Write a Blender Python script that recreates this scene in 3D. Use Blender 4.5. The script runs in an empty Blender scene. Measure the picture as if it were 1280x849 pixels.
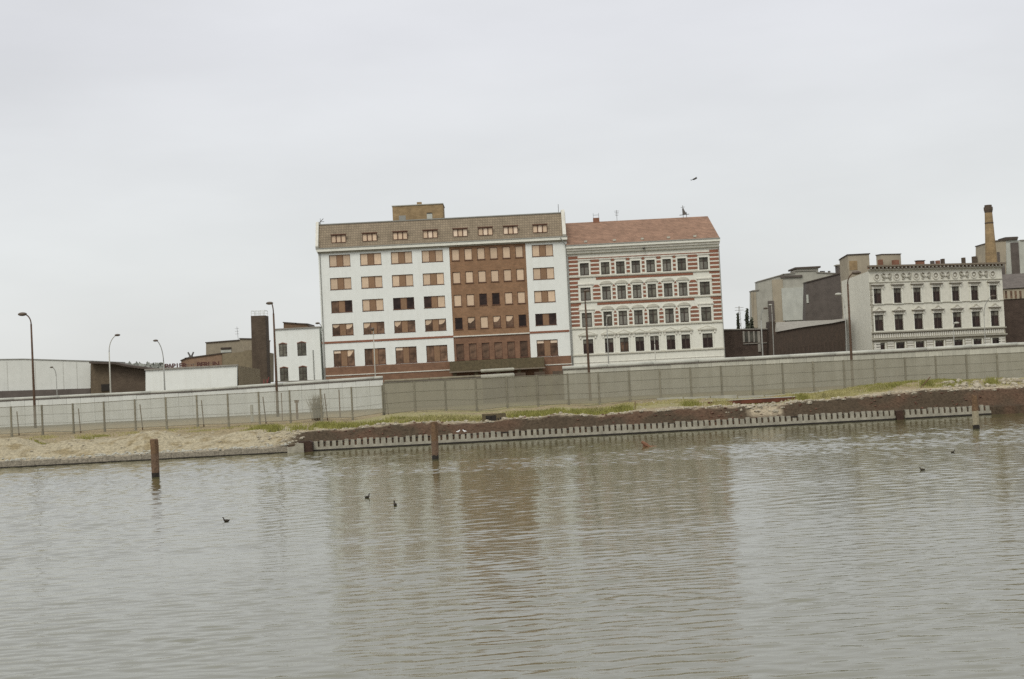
import bpy, bmesh, math, random
import numpy as np
from mathutils import Vector, Matrix
random.seed(7)
RNG = np.random.default_rng(11)
R = math.radians
scene = bpy.context.scene
COL = scene.collection

# ------------------------------------------------------------------ camera
H = 4.0
F = 1778.0
ROLL = math.atan(0.05)
PITCH = math.atan(49.5 * math.cos(ROLL) / F)
_r = Vector((1, 0, 0)); _u = Vector((0, -math.sin(PITCH), math.cos(PITCH))); _f = Vector((0, math.cos(PITCH), math.sin(PITCH)))
CR = _r * math.cos(ROLL) - _u * math.sin(ROLL)
CU = _u * math.cos(ROLL) + _r * math.sin(ROLL)
cam_d = bpy.data.cameras.new('camera')
cam = bpy.data.objects.new('camera', cam_d); COL.objects.link(cam)
cam_d.sensor_width = 36; cam_d.lens = 36 * F / 1280
cam_d.clip_start = 0.5; cam_d.clip_end = 6000
m = Matrix((( CR.x, CU.x, -_f.x, 0), (CR.y, CU.y, -_f.y, 0), (CR.z, CU.z, -_f.z, H), (0, 0, 0, 1)))
cam.matrix_world = m
scene.camera = cam

def P(x, y, D):
    """real-world point that stands D metres out in direction (x, y)"""
    d = _f * F + CR * (x - 640) + CU * (424.5 - y)
    s = D / d.y
    return Vector((d.x * s, D, H + d.z * s))

# ------------------------------------------------------------------ world, sun, exposure
SUN_EL, SUN_ROT = R(48), R(200)
w = bpy.data.worlds.new('World'); scene.world = w; w.use_nodes = True
nt = w.node_tree; nt.nodes.clear()
def N(tree, t, **kw):
    n = tree.nodes.new(t)
    for k, v in kw.items():
        setattr(n, k, v)
    return n
out = N(nt, 'ShaderNodeOutputWorld')
sky = N(nt, 'ShaderNodeTexSky'); sky.sky_type = 'NISHITA'; sky.sun_disc = False
sky.sun_elevation = SUN_EL; sky.sun_rotation = SUN_ROT; sky.dust_density = 3.0
bg1 = N(nt, 'ShaderNodeBackground'); bg1.inputs[1].default_value = 0.08
nt.links.new(sky.outputs[0], bg1.inputs[0])
tc = N(nt, 'ShaderNodeTexCoord')
sep = N(nt, 'ShaderNodeSeparateXYZ'); nt.links.new(tc.outputs['Generated'], sep.inputs[0])
ramp = N(nt, 'ShaderNodeValToRGB'); nt.links.new(sep.outputs[2], ramp.inputs[0])
e = ramp.color_ramp.elements
e[0].position = 0.0; e[0].color = (0.735, 0.745, 0.725, 1)
e[1].position = 1.0; e[1].color = (1.0, 1.0, 1.0, 1)
for p, c in ((0.10, (0.715, 0.735, 0.735, 1)), (0.24, (0.705, 0.715, 0.745, 1)), (0.5, (0.85, 0.86, 0.87, 1))):
    q = e.new(p); q.color = c
mp = N(nt, 'ShaderNodeMapping'); mp.inputs['Scale'].default_value = (1.0, 1.0, 3.5)
nt.links.new(tc.outputs['Generated'], mp.inputs[0])
cl = N(nt, 'ShaderNodeTexNoise'); cl.inputs['Scale'].default_value = 2.2; cl.inputs['Detail'].default_value = 5
nt.links.new(mp.outputs[0], cl.inputs[0])
clr = N(nt, 'ShaderNodeMapRange'); clr.inputs[1].default_value = 0.3; clr.inputs[2].default_value = 0.7
clr.inputs[3].default_value = 0.90; clr.inputs[4].default_value = 1.09
nt.links.new(cl.outputs[0], clr.inputs[0])
vm = N(nt, 'ShaderNodeVectorMath', operation='SCALE')
nt.links.new(ramp.outputs[0], vm.inputs[0]); nt.links.new(clr.outputs[0], vm.inputs['Scale'])
bg2 = N(nt, 'ShaderNodeBackground'); nt.links.new(vm.outputs[0], bg2.inputs[0]); bg2.inputs[1].default_value = 1.09
mx = N(nt, 'ShaderNodeMixShader'); mx.inputs[0].default_value = 0.93
nt.links.new(bg1.outputs[0], mx.inputs[1]); nt.links.new(bg2.outputs[0], mx.inputs[2]); nt.links.new(mx.outputs[0], out.inputs[0])

sun_d = bpy.data.lights.new('sun', 'SUN'); sun_d.energy = 1.5; sun_d.angle = R(25); sun_d.color = (1, 0.96, 0.87)
sun = bpy.data.objects.new('sun', sun_d); COL.objects.link(sun)
sdir = Vector((math.sin(SUN_ROT) * math.cos(SUN_EL), math.cos(SUN_ROT) * math.cos(SUN_EL), math.sin(SUN_EL)))
sun.rotation_euler = sdir.to_track_quat('Z', 'Y').to_euler()
sun.location = (0, -50, 80)
scene.view_settings.view_transform = 'Standard'
scene.view_settings.look = 'None'
scene.view_settings.exposure = 0.0
scene.view_settings.gamma = 1.0
scene.cycles.max_bounces = 8
scene.cycles.transparent_max_bounces = 12
scene.cycles.use_denoising = False

# ------------------------------------------------------------------ materials
MATS = {}
def mat(name, col, rough=0.85, var=0.12, scale=3.0, col2=None, streak=0.0, bump=0.0, bscale=20.0, spec=0.3, rnd=0.0, metal=0.0, grime=None, gscale=0.35):
    """procedural surface: colour broken up by two sizes of noise, vertical weather streaks, bump"""
    if name in MATS: return MATS[name]
    mt = bpy.data.materials.new(name); mt.use_nodes = True; MATS[name] = mt
    t = mt.node_tree; b = t.nodes['Principled BSDF']
    b.inputs['Roughness'].default_value = rough
    b.inputs['Specular IOR Level'].default_value = spec
    b.inputs['Metallic'].default_value = metal
    tc = N(t, 'ShaderNodeTexCoord')
    n1 = N(t, 'ShaderNodeTexNoise'); n1.inputs['Scale'].default_value = scale; n1.inputs['Detail'].default_value = 8; n1.inputs['Roughness'].default_value = 0.65
    t.links.new(tc.outputs['Object'], n1.inputs[0])
    mr = N(t, 'ShaderNodeMapRange'); mr.inputs[1].default_value = 0.3; mr.inputs[2].default_value = 0.7
    t.links.new(n1.outputs[0], mr.inputs[0])
    mixc = N(t, 'ShaderNodeMix', data_type='RGBA')
    c2 = col2 or tuple(c * (1 - 2 * var) for c in col)
    mixc.inputs[6].default_value = (*c2, 1); mixc.inputs[7].default_value = (*col, 1)
    t.links.new(mr.outputs[0], mixc.inputs[0])
    cur = mixc.outputs[2]
    if grime or streak:
        mpn = N(t, 'ShaderNodeMapping'); mpn.inputs['Scale'].default_value = (1.6, 1.6, 0.16)
        t.links.new(tc.outputs['Object'], mpn.inputs[0])
        n2 = N(t, 'ShaderNodeTexNoise'); n2.inputs['Scale'].default_value = gscale * 3; n2.inputs['Detail'].default_value = 7; n2.inputs['Roughness'].default_value = 0.7
        t.links.new(mpn.outputs[0], n2.inputs[0])
        m2 = N(t, 'ShaderNodeMapRange'); m2.inputs[1].default_value = 0.5; m2.inputs[2].default_value = 0.75; m2.inputs[4].default_value = streak or 0.3
        t.links.new(n2.outputs[0], m2.inputs[0])
        mg = N(t, 'ShaderNodeMix', data_type='RGBA')
        g = grime or tuple(c * 0.45 for c in col)
        mg.inputs[7].default_value = (*g, 1)
        t.links.new(m2.outputs[0], mg.inputs[0]); t.links.new(cur, mg.inputs[6]); cur = mg.outputs[2]
    if rnd:
        oi = N(t, 'ShaderNodeObjectInfo')
        m3 = N(t, 'ShaderNodeMapRange'); m3.inputs[3].default_value = 1 - rnd; m3.inputs[4].default_value = 1 + rnd * 0.6
        t.links.new(oi.outputs['Random'], m3.inputs[0])
        vs = N(t, 'ShaderNodeVectorMath', operation='SCALE'); t.links.new(cur, vs.inputs[0]); t.links.new(m3.outputs[0], vs.inputs['Scale']); cur = vs.outputs[0]
    t.links.new(cur, b.inputs['Base Color'])
    if bump:
        n3 = N(t, 'ShaderNodeTexNoise'); n3.inputs['Scale'].default_value = bscale; n3.inputs['Detail'].default_value = 6
        t.links.new(tc.outputs['Object'], n3.inputs[0])
        bp = N(t, 'ShaderNodeBump'); bp.inputs['Strength'].default_value = bump; bp.inputs['Distance'].default_value = 0.1
        t.links.new(n3.outputs[0], bp.inputs['Height']); t.links.new(bp.outputs[0], b.inputs['Normal'])
    return mt

def brick_mat(name, c1, c2, mortar, sc=1.0, bw=0.5, rh=0.16, rough=0.9, streak=0.25, tile=False):
    if name in MATS: return MATS[name]
    mt = bpy.data.materials.new(name); mt.use_nodes = True; MATS[name] = mt
    t = mt.node_tree; b = t.nodes['Principled BSDF']; b.inputs['Roughness'].default_value = rough; b.inputs['Specular IOR Level'].default_value = 0.2
    tc = N(t, 'ShaderNodeTexCoord')
    s = N(t, 'ShaderNodeSeparateXYZ'); t.links.new(tc.outputs['Object'], s.inputs[0])
    ad = N(t, 'ShaderNodeMath', operation='ADD'); t.links.new(s.outputs[0], ad.inputs[0]); t.links.new(s.outputs[1], ad.inputs[1])
    cb = N(t, 'ShaderNodeCombineXYZ'); t.links.new(ad.outputs[0], cb.inputs[0]); t.links.new(s.outputs[2], cb.inputs[1])
    br = N(t, 'ShaderNodeTexBrick'); t.links.new(cb.outputs[0], br.inputs[0])
    br.inputs['Color1'].default_value = (*c1, 1); br.inputs['Color2'].default_value = (*c2, 1); br.inputs['Mortar'].default_value = (*mortar, 1)
    br.inputs['Scale'].default_value = sc; br.inputs['Brick Width'].default_value = bw; br.inputs['Row Height'].default_value = rh
    br.inputs['Mortar Size'].default_value = 0.02 if not tile else 0.03; br.inputs['Bias'].default_value = 0.0
    n1 = N(t, 'ShaderNodeTexNoise'); n1.inputs['Scale'].default_value = 0.7; n1.inputs['Detail'].default_value = 8; n1.inputs['Roughness'].default_value = 0.7
    t.links.new(tc.outputs['Object'], n1.inputs[0])
    mr = N(t, 'ShaderNodeMapRange'); mr.inputs[1].default_value = 0.3; mr.inputs[2].default_value = 0.7; mr.inputs[3].default_value = 1 - streak; mr.inputs[4].default_value = 1 + streak * 0.7
    t.links.new(n1.outputs[0], mr.inputs[0])
    vs = N(t, 'ShaderNodeVectorMath', operation='SCALE'); t.links.new(br.outputs[0], vs.inputs[0]); t.links.new(mr.outputs[0], vs.inputs['Scale'])
    t.links.new(vs.outputs[0], b.inputs['Base Color'])
    return mt

def glass_mat(name, col, rough=0.12):
    if name in MATS: return MATS[name]
    mt = bpy.data.materials.new(name); mt.use_nodes = True; MATS[name] = mt
    t = mt.node_tree; b = t.nodes['Principled BSDF']
    b.inputs['Base Color'].default_value = (*col, 1); b.inputs['Roughness'].default_value = rough; b.inputs['IOR'].default_value = 1.3
    tc = N(t, 'ShaderNodeTexCoord'); n1 = N(t, 'ShaderNodeTexNoise'); n1.inputs['Scale'].default_value = 1.3
    t.links.new(tc.outputs['Object'], n1.inputs[0])
    oi = N(t, 'ShaderNodeObjectInfo')
    m3 = N(t, 'ShaderNodeMapRange'); m3.inputs[3].default_value = 0.6; m3.inputs[4].default_value = 1.5
    t.links.new(oi.outputs['Random'], m3.inputs[0])
    mu = N(t, 'ShaderNodeMath', operation='MULTIPLY'); t.links.new(m3.outputs[0], mu.inputs[0])
    mr = N(t, 'ShaderNodeMapRange'); mr.inputs[1].default_value = 0.35; mr.inputs[2].default_value = 0.65; mr.inputs[3].default_value = 0.6; mr.inputs[4].default_value = 1.5
    t.links.new(n1.outputs[0], mr.inputs[0]); t.links.new(mr.outputs[0], mu.inputs[1])
    vs = N(t, 'ShaderNodeVectorMath', operation='SCALE'); vs.inputs[0].default_value = col; t.links.new(mu.outputs[0], vs.inputs['Scale'])
    t.links.new(vs.outputs[0], b.inputs['Base Color'])
    return mt

white = mat('white_render', (0.77, 0.79, 0.745), var=0.035, scale=1.2, streak=0.30, grime=(0.52, 0.51, 0.44))
cream = mat('cream_stucco', (0.75, 0.745, 0.655), var=0.07, scale=2.5, streak=0.30, grime=(0.42, 0.40, 0.32))
cream2 = mat('worn_stucco', (0.70, 0.68, 0.60), var=0.10, scale=3.0, streak=0.4, grime=(0.36, 0.33, 0.26), rnd=0.05)
stucco_w = mat('ornate_stucco', (0.70, 0.685, 0.59), var=0.08, scale=2.0, streak=0.35, grime=(0.38, 0.36, 0.29))
trim_grey = mat('trim_grey', (0.40, 0.38, 0.31), var=0.14, scale=4.0, streak=0.3)
trim_pale = mat('stone_trim', (0.56, 0.54, 0.45), var=0.12, scale=4.0, streak=0.25)
trim_dark = mat('trim_dark', (0.24, 0.20, 0.15), var=0.2, scale=4.0)
gutter = mat('zinc_gutter', (0.30, 0.30, 0.27), var=0.1)
brown_frame = mat('brown_frame', (0.135, 0.065, 0.04), rough=0.5, var=0.15)
panel_brown = mat('brown_panel', (0.29, 0.175, 0.10), rough=0.6, var=0.12, rnd=0.12)
peach = mat('peach_blind', (0.70, 0.53, 0.37), rough=0.45, var=0.09, scale=1.5, rnd=0.16)
peach_l = mat('pale_blind', (0.82, 0.66, 0.50), rough=0.5, var=0.05, rnd=0.06)
glass_dark = glass_mat('dark_glass', (0.028, 0.016, 0.013))
glass_brown = glass_mat('brown_glass', (0.115, 0.07, 0.045), 0.2)
glass_grey = glass_mat('grey_glass', (0.10, 0.095, 0.075), 0.2)
curtain = mat('net_curtain', (0.27, 0.26, 0.22), rough=0.6, var=0.3, scale=6, rnd=0.3)
wframe = mat('grey_window_frame', (0.065, 0.048, 0.038), var=0.1, rough=0.6)
bay_brick = brick_mat('tan_brown_cladding', (0.30, 0.172, 0.098), (0.25, 0.145, 0.082), (0.23, 0.155, 0.10), bw=0.45, rh=0.2)
red_brick = brick_mat('red_brown_brick', (0.235, 0.13, 0.08), (0.19, 0.105, 0.065), (0.2, 0.13, 0.09), bw=0.5, rh=0.17)
band_brick = brick_mat('brick_band', (0.30, 0.095, 0.055), (0.235, 0.09, 0.045), (0.24, 0.13, 0.09), bw=0.25, rh=0.08, streak=0.2)
tan_brick = brick_mat('ochre_brick', (0.345, 0.25, 0.135), (0.28, 0.20, 0.105), (0.28, 0.2, 0.12), bw=0.5, rh=0.17, streak=0.35)
dark_brick = brick_mat('dark_brown_brick', (0.072, 0.053, 0.042), (0.055, 0.041, 0.033), (0.10, 0.07, 0.055), bw=0.5, rh=0.17, streak=0.35)
tower_brick = brick_mat('tower_brick', (0.105, 0.082, 0.06), (0.085, 0.066, 0.048), (0.11, 0.08, 0.06), bw=0.5, rh=0.17, streak=0.3)
olive_render = mat('olive_render', (0.26, 0.215, 0.14), var=0.15, scale=2, streak=0.35)
tan_render = mat('tan_render', (0.33, 0.285, 0.21), var=0.12, scale=1.5, streak=0.35)
pink_brick = brick_mat('pinkish_brick', (0.28, 0.185, 0.125), (0.24, 0.16, 0.11), (0.26, 0.18, 0.12), bw=0.5, rh=0.17)
roof_tile = brick_mat('roof_tile_brown', (0.29, 0.235, 0.165), (0.24, 0.195, 0.135), (0.15, 0.12, 0.09), bw=0.36, rh=0.36, streak=0.2, tile=True)
roof_red = brick_mat('roof_tile_red', (0.33, 0.20, 0.135), (0.25, 0.155, 0.105), (0.17, 0.105, 0.075), bw=0.24, rh=0.28, streak=0.3, tile=True)
dark_roof = mat('roof_felt', (0.10, 0.08, 0.065), var=0.2, scale=2, streak=0.3)
grey_roof = mat('roof_grey', (0.32, 0.30, 0.26), var=0.15, scale=2, streak=0.3)
concrete = mat('raw_concrete', (0.42, 0.41, 0.35), var=0.13, scale=0.6, streak=0.4, grime=(0.2, 0.19, 0.15))
concrete_l = mat('pale_concrete', (0.52, 0.53, 0.47), var=0.12, scale=0.5, streak=0.3)
concrete_b = mat('buff_concrete', (0.40, 0.35, 0.26), var=0.12, scale=0.5, streak=0.3)
concrete_d = mat('dark_concrete', (0.135, 0.115, 0.10), var=0.18, scale=0.7, streak=0.3)
moss = mat('mossy_concrete', (0.145, 0.115, 0.065), var=0.22, scale=3, streak=0.5, grime=(0.06, 0.06, 0.03), bump=0.3)
wood_dark = mat('dark_timber', (0.075, 0.056, 0.043), var=0.2, scale=5, streak=0.5, grime=(0.16, 0.10, 0.07), gscale=1.6)
wall_w = mat('painted_wall', (0.64, 0.65, 0.60), var=0.05, scale=1.0, streak=0.18, rnd=0.05)
wall_g = mat('grey_wall_panel', (0.52, 0.51, 0.43), var=0.10, scale=1.5, streak=0.5, rnd=0.14)
wall_d = mat('stained_wall_panel', (0.34, 0.31, 0.23), var=0.12, scale=1.5, streak=0.4, rnd=0.08)
moss_pipe = mat('stained_pipe', (0.27, 0.24, 0.17), var=0.2, scale=1.5, streak=0.5)
pipe_w = mat('pipe_cap_pale', (0.50, 0.50, 0.44), var=0.12, scale=1.0, streak=0.4)
rust_post = mat('rusty_post', (0.17, 0.10, 0.06), var=0.25, scale=6)
fence_post = mat('fence_post', (0.25, 0.23, 0.17), var=0.2, scale=5, rnd=0.15)
lamp_pole = mat('lamp_pole_brown', (0.12, 0.075, 0.05), var=0.25, scale=5)
lamp_pale = mat('lamp_pole_pale', (0.45, 0.44, 0.38), var=0.1, scale=4)
lamp_head = mat('lamp_housing', (0.13, 0.10, 0.075), var=0.2, rough=0.5)
lamp_glass = mat('lamp_diffuser', (0.62, 0.58, 0.50), var=0.05, rough=0.3)
stake_top = mat('orange_timber', (0.22, 0.135, 0.075), var=0.3, scale=6, streak=0.5, bump=0.4)
stake_mid = mat('brown_timber', (0.20, 0.13, 0.085), var=0.25, scale=6, streak=0.5, bump=0.4)
stake_pale = mat('pale_timber', (0.40, 0.35, 0.24), var=0.2, scale=6, streak=0.5, bump=0.4)
tar = mat('wet_tar', (0.025, 0.02, 0.015), rough=0.4)
pile_d = mat('wet_pile_concrete', (0.25, 0.22, 0.16), var=0.25, scale=2.0, streak=0.6, bump=0.3, grime=(0.08, 0.07, 0.045))
pile_m = mat('pile_concrete', (0.40, 0.375, 0.30), var=0.22, scale=3.0, streak=0.35, bump=0.3, grime=(0.2, 0.17, 0.12))
slab_r = mat('rusty_slab', (0.17, 0.06, 0.035), var=0.3, scale=1.2, streak=0.4, grime=(0.05, 0.03, 0.02))
stone_m = mat('stone', (0.47, 0.42, 0.32), var=0.25, scale=6, bump=0.3)
bird_dark = mat('dark_feather', (0.05, 0.04, 0.03), var=0.2)
bird_white = mat('white_feather', (0.8, 0.8, 0.78), var=0.05)
sign_red = mat('sign_letter_red', (0.10, 0.04, 0.03), var=0.1, rough=0.6)
ant_m = mat('antenna_metal', (0.13, 0.12, 0.11), rough=0.5)
chim_red = brick_mat('chimney_brick', (0.30, 0.12, 0.075), (0.24, 0.10, 0.06), (0.2, 0.13, 0.09), bw=0.3, rh=0.1)
bark = mat('bark', (0.12, 0.09, 0.06), var=0.2)
leaf = mat('leaf_dark', (0.11, 0.12, 0.075), var=0.35, scale=0.9, rnd=0.1)
twig_m = mat('dry_twig', (0.23, 0.185, 0.125), var=0.25, scale=4)
red_paint = mat('red_paint', (0.26, 0.08, 0.07), var=0.15)

# ------------------------------------------------------------------ mesh helpers
class MB:
    def __init__(s): s.v = []; s.f = []; s.mi = []; s.ms = []
    def m(s, mt):
        if mt not in s.ms: s.ms.append(mt)
        s.cur = s.ms.index(mt); return s
    cur = 0
    def add(s, vs, fs):
        b = len(s.v); s.v += [tuple(v) for v in vs]
        for f in fs: s.f.append([b + i for i in f]); s.mi.append(s.cur)
        return s
    def quad(s, a, b, c, d): return s.add([a, b, c, d], [(0, 1, 2, 3)])
    def box(s, x0, x1, y0, y1, z0, z1):
        vs = [(x0,y0,z0),(x1,y0,z0),(x1,y1,z0),(x0,y1,z0),(x0,y0,z1),(x1,y0,z1),(x1,y1,z1),(x0,y1,z1)]
        return s.add(vs, [(0,3,2,1),(4,5,6,7),(0,1,5,4),(1,2,6,5),(2,3,7,6),(3,0,4,7)])
    def prism(s, prof, y0, y1):
        """prof: (x, z) counter-clockwise seen from -y; extruded along y"""
        n = len(prof)
        vs = [(x, y0, z) for x, z in prof] + [(x, y1, z) for x, z in prof]
        fs = [tuple(range(n)), tuple(range(2*n-1, n-1, -1))] + [(i, i+n, (i+1)%n+n, (i+1)%n) for i in range(n)]
        return s.add(vs, fs)
    def prismx(s, prof, x0, x1):
        """prof: (y, z); extruded along x"""
        n = len(prof)
        vs = [(x0, y, z) for y, z in prof] + [(x1, y, z) for y, z in prof]
        fs = [tuple(range(n-1, -1, -1)), tuple(range(n, 2*n))] + [(i, (i+1)%n, (i+1)%n+n, i+n) for i in range(n)]
        return s.add(vs, fs)
    def tube(s, pts, rad, n=8, caps=True):
        pts = [Vector(p) for p in pts]
        if not isinstance(rad, (list, tuple)): rad = [rad] * len(pts)
        b = len(s.v)
        for i, p in enumerate(pts):
            d = (pts[min(i+1, len(pts)-1)] - pts[max(i-1, 0)]).normalized()
            a = d.cross(Vector((0, 1, 0)) if abs(d.y) < 0.9 else Vector((1, 0, 0))).normalized(); c = d.cross(a)
            for k in range(n):
                t = 2 * math.pi * k / n
                s.v.append(tuple(p + a * (math.cos(t) * rad[i]) + c * (math.sin(t) * rad[i])))
        for i in range(len(pts) - 1):
            for k in range(n):
                s.f.append([b+i*n+k, b+(i+1)*n+k, b+(i+1)*n+(k+1)%n, b+i*n+(k+1)%n]); s.mi.append(s.cur)
        if caps:
            s.f.append([b+k for k in range(n)]); s.mi.append(s.cur)
            s.f.append([b+(len(pts)-1)*n+k for k in range(n-1, -1, -1)]); s.mi.append(s.cur)
        return s
    def mesh(s, name, smooth=False):
        me = bpy.data.meshes.new(name); me.from_pydata(s.v, [], s.f); me.update()
        for mt in s.ms: me.materials.append(mt)
        me.polygons.foreach_set('material_index', s.mi)
        if smooth: me.polygons.foreach_set('use_smooth', [True] * len(s.f))
        bm = bmesh.new(); bm.from_mesh(me); bmesh.ops.recalc_face_normals(bm, faces=bm.faces); bm.to_mesh(me); bm.free()
        return me
def link(name, data, parent=None, loc=None):
    o = bpy.data.objects.new(name, data); COL.objects.link(o)
    if parent: o.parent = parent
    if loc is not None: o.location = loc
    return o
def part(name, mb, parent, smooth=False, loc=None):
    return link(name, mb.mesh(name, smooth), parent, loc)
def thing(name, label, cat, loc=(0,0,0), rz=0, group=None):
    o = link(name, None, None, loc); o.rotation_euler = (0, 0, rz)
    return tag(o, label, cat, group)
def tag(o, label=None, cat=None, group=None, kind=None):
    if label: o['label'] = label
    if cat: o['category'] = cat
    if group: o['group'] = group
    if kind: o['kind'] = kind
    return o

def facade(mb, x0, x1, z0, z1, holes, y=0.0, depth=0.22):
    """wall face at y with real openings (x0,x1,z0,z1) and reveals going back"""
    xs = sorted({x0, x1, *[v for h in holes for v in h[:2] if x0 < v < x1]})
    zs = sorted({z0, z1, *[v for h in holes for v in h[2:4] if z0 < v < z1]})
    for i in range(len(xs) - 1):
        for j in range(len(zs) - 1):
            cx = (xs[i] + xs[i+1]) / 2; cz = (zs[j] + zs[j+1]) / 2
            if any(h[0] < cx < h[1] and h[2] < cz < h[3] for h in holes): continue
            mb.quad((xs[i], y, zs[j]), (xs[i+1], y, zs[j]), (xs[i+1], y, zs[j+1]), (xs[i], y, zs[j+1]))
    for a, b, c, d in holes:
        mb.quad((a, y, c), (a, y+depth, c), (a, y+depth, d), (a, y, d))
        mb.quad((b, y, c), (b, y, d), (b, y+depth, d), (b, y+depth, c))
        mb.quad((a, y, d), (a, y+depth, d), (b, y+depth, d), (b, y, d))
        mb.quad((a, y, c), (b, y, c), (b, y+depth, c), (a, y+depth, c))
    return mb
def shell(mb, x0, x1, y0, y1, z0, z1, front=False, xb0=None, xb1=None):
    """sides, back and top of a building body; the front face is the facade's"""
    a, b = (x0 if xb0 is None else xb0), (x1 if xb1 is None else xb1)
    mb.quad((x0,y0,z0),(x0,y0,z1),(a,y1,z1),(a,y1,z0)); mb.quad((x1,y0,z0),(b,y1,z0),(b,y1,z1),(x1,y0,z1))
    mb.quad((a,y1,z0),(a,y1,z1),(b,y1,z1),(b,y1,z0)); mb.quad((x0,y0,z1),(x1,y0,z1),(b,y1,z1),(a,y1,z1))
    if front: mb.quad((x0,y0,z0),(x1,y0,z0),(x1,y0,z1),(x0,y0,z1))
    return mb
MESHC = {}
def cached(key, fn):
    if key not in MESHC: MESHC[key] = fn()
    return MESHC[key]
def ico(mb, c, r, sub=1, squash=(1,1,1), jit=0.0):
    bm = bmesh.new(); bmesh.ops.create_icosphere(bm, subdivisions=sub, radius=1.0)
    bm.verts.ensure_lookup_table()
    vs = [(c[0]+v.co.x*r*squash[0]*(1+random.uniform(-jit,jit)), c[1]+v.co.y*r*squash[1]*(1+random.uniform(-jit,jit)), c[2]+v.co.z*r*squash[2]*(1+random.uniform(-jit,jit))) for v in bm.verts]
    fs = [tuple(v.index for v in f.verts) for f in bm.faces]; bm.free()
    return mb.add(vs, fs)

# ------------------------------------------------------------------ noise fields for ground and water
def vnoise(x, y, seed=0):
    """smooth value noise on numpy arrays"""
    xi = np.floor(x).astype(np.int64); yi = np.floor(y).astype(np.int64)
    fx = x - xi; fy = y - yi; fx = fx*fx*(3-2*fx); fy = fy*fy*(3-2*fy)
    def h(a, b):
        n = (a * 374761393 + b * 668265263 + seed * 974634777) & 0x7fffffff
        n = ((n ^ (n >> 13)) * 1274126177) & 0x7fffffff
        return ((n ^ (n >> 16)) & 0xffff) / 65535.0
    return (h(xi,yi)*(1-fx)+h(xi+1,yi)*fx)*(1-fy) + (h(xi,yi+1)*(1-fx)+h(xi+1,yi+1)*fx)*fy
def fbm(x, y, o=4, seed=0):
    r = 0; a = 0.5; s = 0
    for i in range(o):
        r = r + a * vnoise(x, y, seed + i); s += a; x = x * 2.03; y = y * 2.03; a *= 0.5
    return r / s
def Dw(X): return 93.0 + 0.10 * X          # bank line
def sm(a, b, t):
    t = np.clip((t - a) / (b - a), 0, 1); return t*t*(3-2*t)
XS = -14.1                                   # where the sandy heap ends and the sheet piling begins
XE = 32.3                                    # where the sheet piling ends
def ground_z(X, o):
    X = np.asarray(X, float); o = np.asarray(o, float)
    left = 1 - sm(XS - 2.6, XS + 0.2, X - 0.35 * o)
    # sandy heap
    peak = 1.60 + 0.65 * (fbm(X * 0.26 + 3.3, X * 0 + 0.5, 3, 5) - 0.5) * 2
    peak = peak - 0.45 * np.exp(-((X + 31.0) / 1.6) ** 2)
    zl = 0.42 + (peak - 0.42) * sm(0.2, 3.6, o)
    zl = zl + (1.42 - peak) * sm(4.2, 8.5, o) + 0.42 * (fbm(X * 0.7, o * 0.9, 4, 9) - 0.5) * sm(0.3, 2, o)
    # earth face behind the piling
    top = 1.36 + 0.20 * (fbm(X * 0.35, X * 0 + 2, 3, 21) - 0.5) * 2 + 0.25 * sm(12, 30, X)
    zc = 0.50 + (top - 0.50) * sm(0.25, 2.2, o) + (1.8 - 1.36) * sm(2.5, 11.5, o) * (1 - 0.5 * sm(12, 30, X)) + 0.14 * (fbm(X * 1.1, o * 1.3, 4, 33) - 0.5) * sm(0.3, 1.5, o)
    # raised grassy mound on the right
    zc = zc + 0.55 * sm(19, 27, X) * np.exp(-((o - 6.5) / 3.2) ** 2)
    z = zl * left + zc * (1 - left)
    far = sm(10, 30, o)
    return z * (1 - far) + (2.0 + 0.06 * (fbm(X * 0.2, o * 0.2, 3, 2) - 0.5)) * far
def gz(x, y): return float(ground_z(x, y - Dw(x)))

xs = np.concatenate([np.array([-3000, -1200, -500, -250, -140, -90, -70, -58, -50, -46]), np.arange(-44, 50, 0.3), np.array([52, 56, 64, 78, 100, 150, 260, 500, 1200, 3000])])
os_ = np.concatenate([np.array([-0.02]), np.arange(0.0, 4.5, 0.16), np.arange(4.6, 14, 0.4), np.arange(14.5, 34, 1.2), np.array([36, 50, 80, 130, 200, 400, 900, 2000, 4500])])
Xg, Og = np.meshgrid(xs, os_)
Zg_ = ground_z(Xg, Og); Zg_[0, :] = -1.5
Yg = Dw(np.clip(Xg, -80, 80)) + Og + 0.10 * (fbm(Xg * 0.8, Xg * 0, 3, 4) - 0.5) * (Og < 0.3)
nr, nc = Xg.shape
verts = np.stack([Xg, Yg, Zg_], -1).reshape(-1, 3)
idx = np.arange(nr * nc).reshape(nr, nc)
faces = np.stack([idx[:-1, :-1], idx[:-1, 1:], idx[1:, 1:], idx[1:, :-1]], -1).reshape(-1, 4)
me = bpy.data.meshes.new('ground'); me.from_pydata(verts.tolist(), [], faces.tolist()); me.update()
me.polygons.foreach_set('use_smooth', [True] * len(faces))
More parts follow.
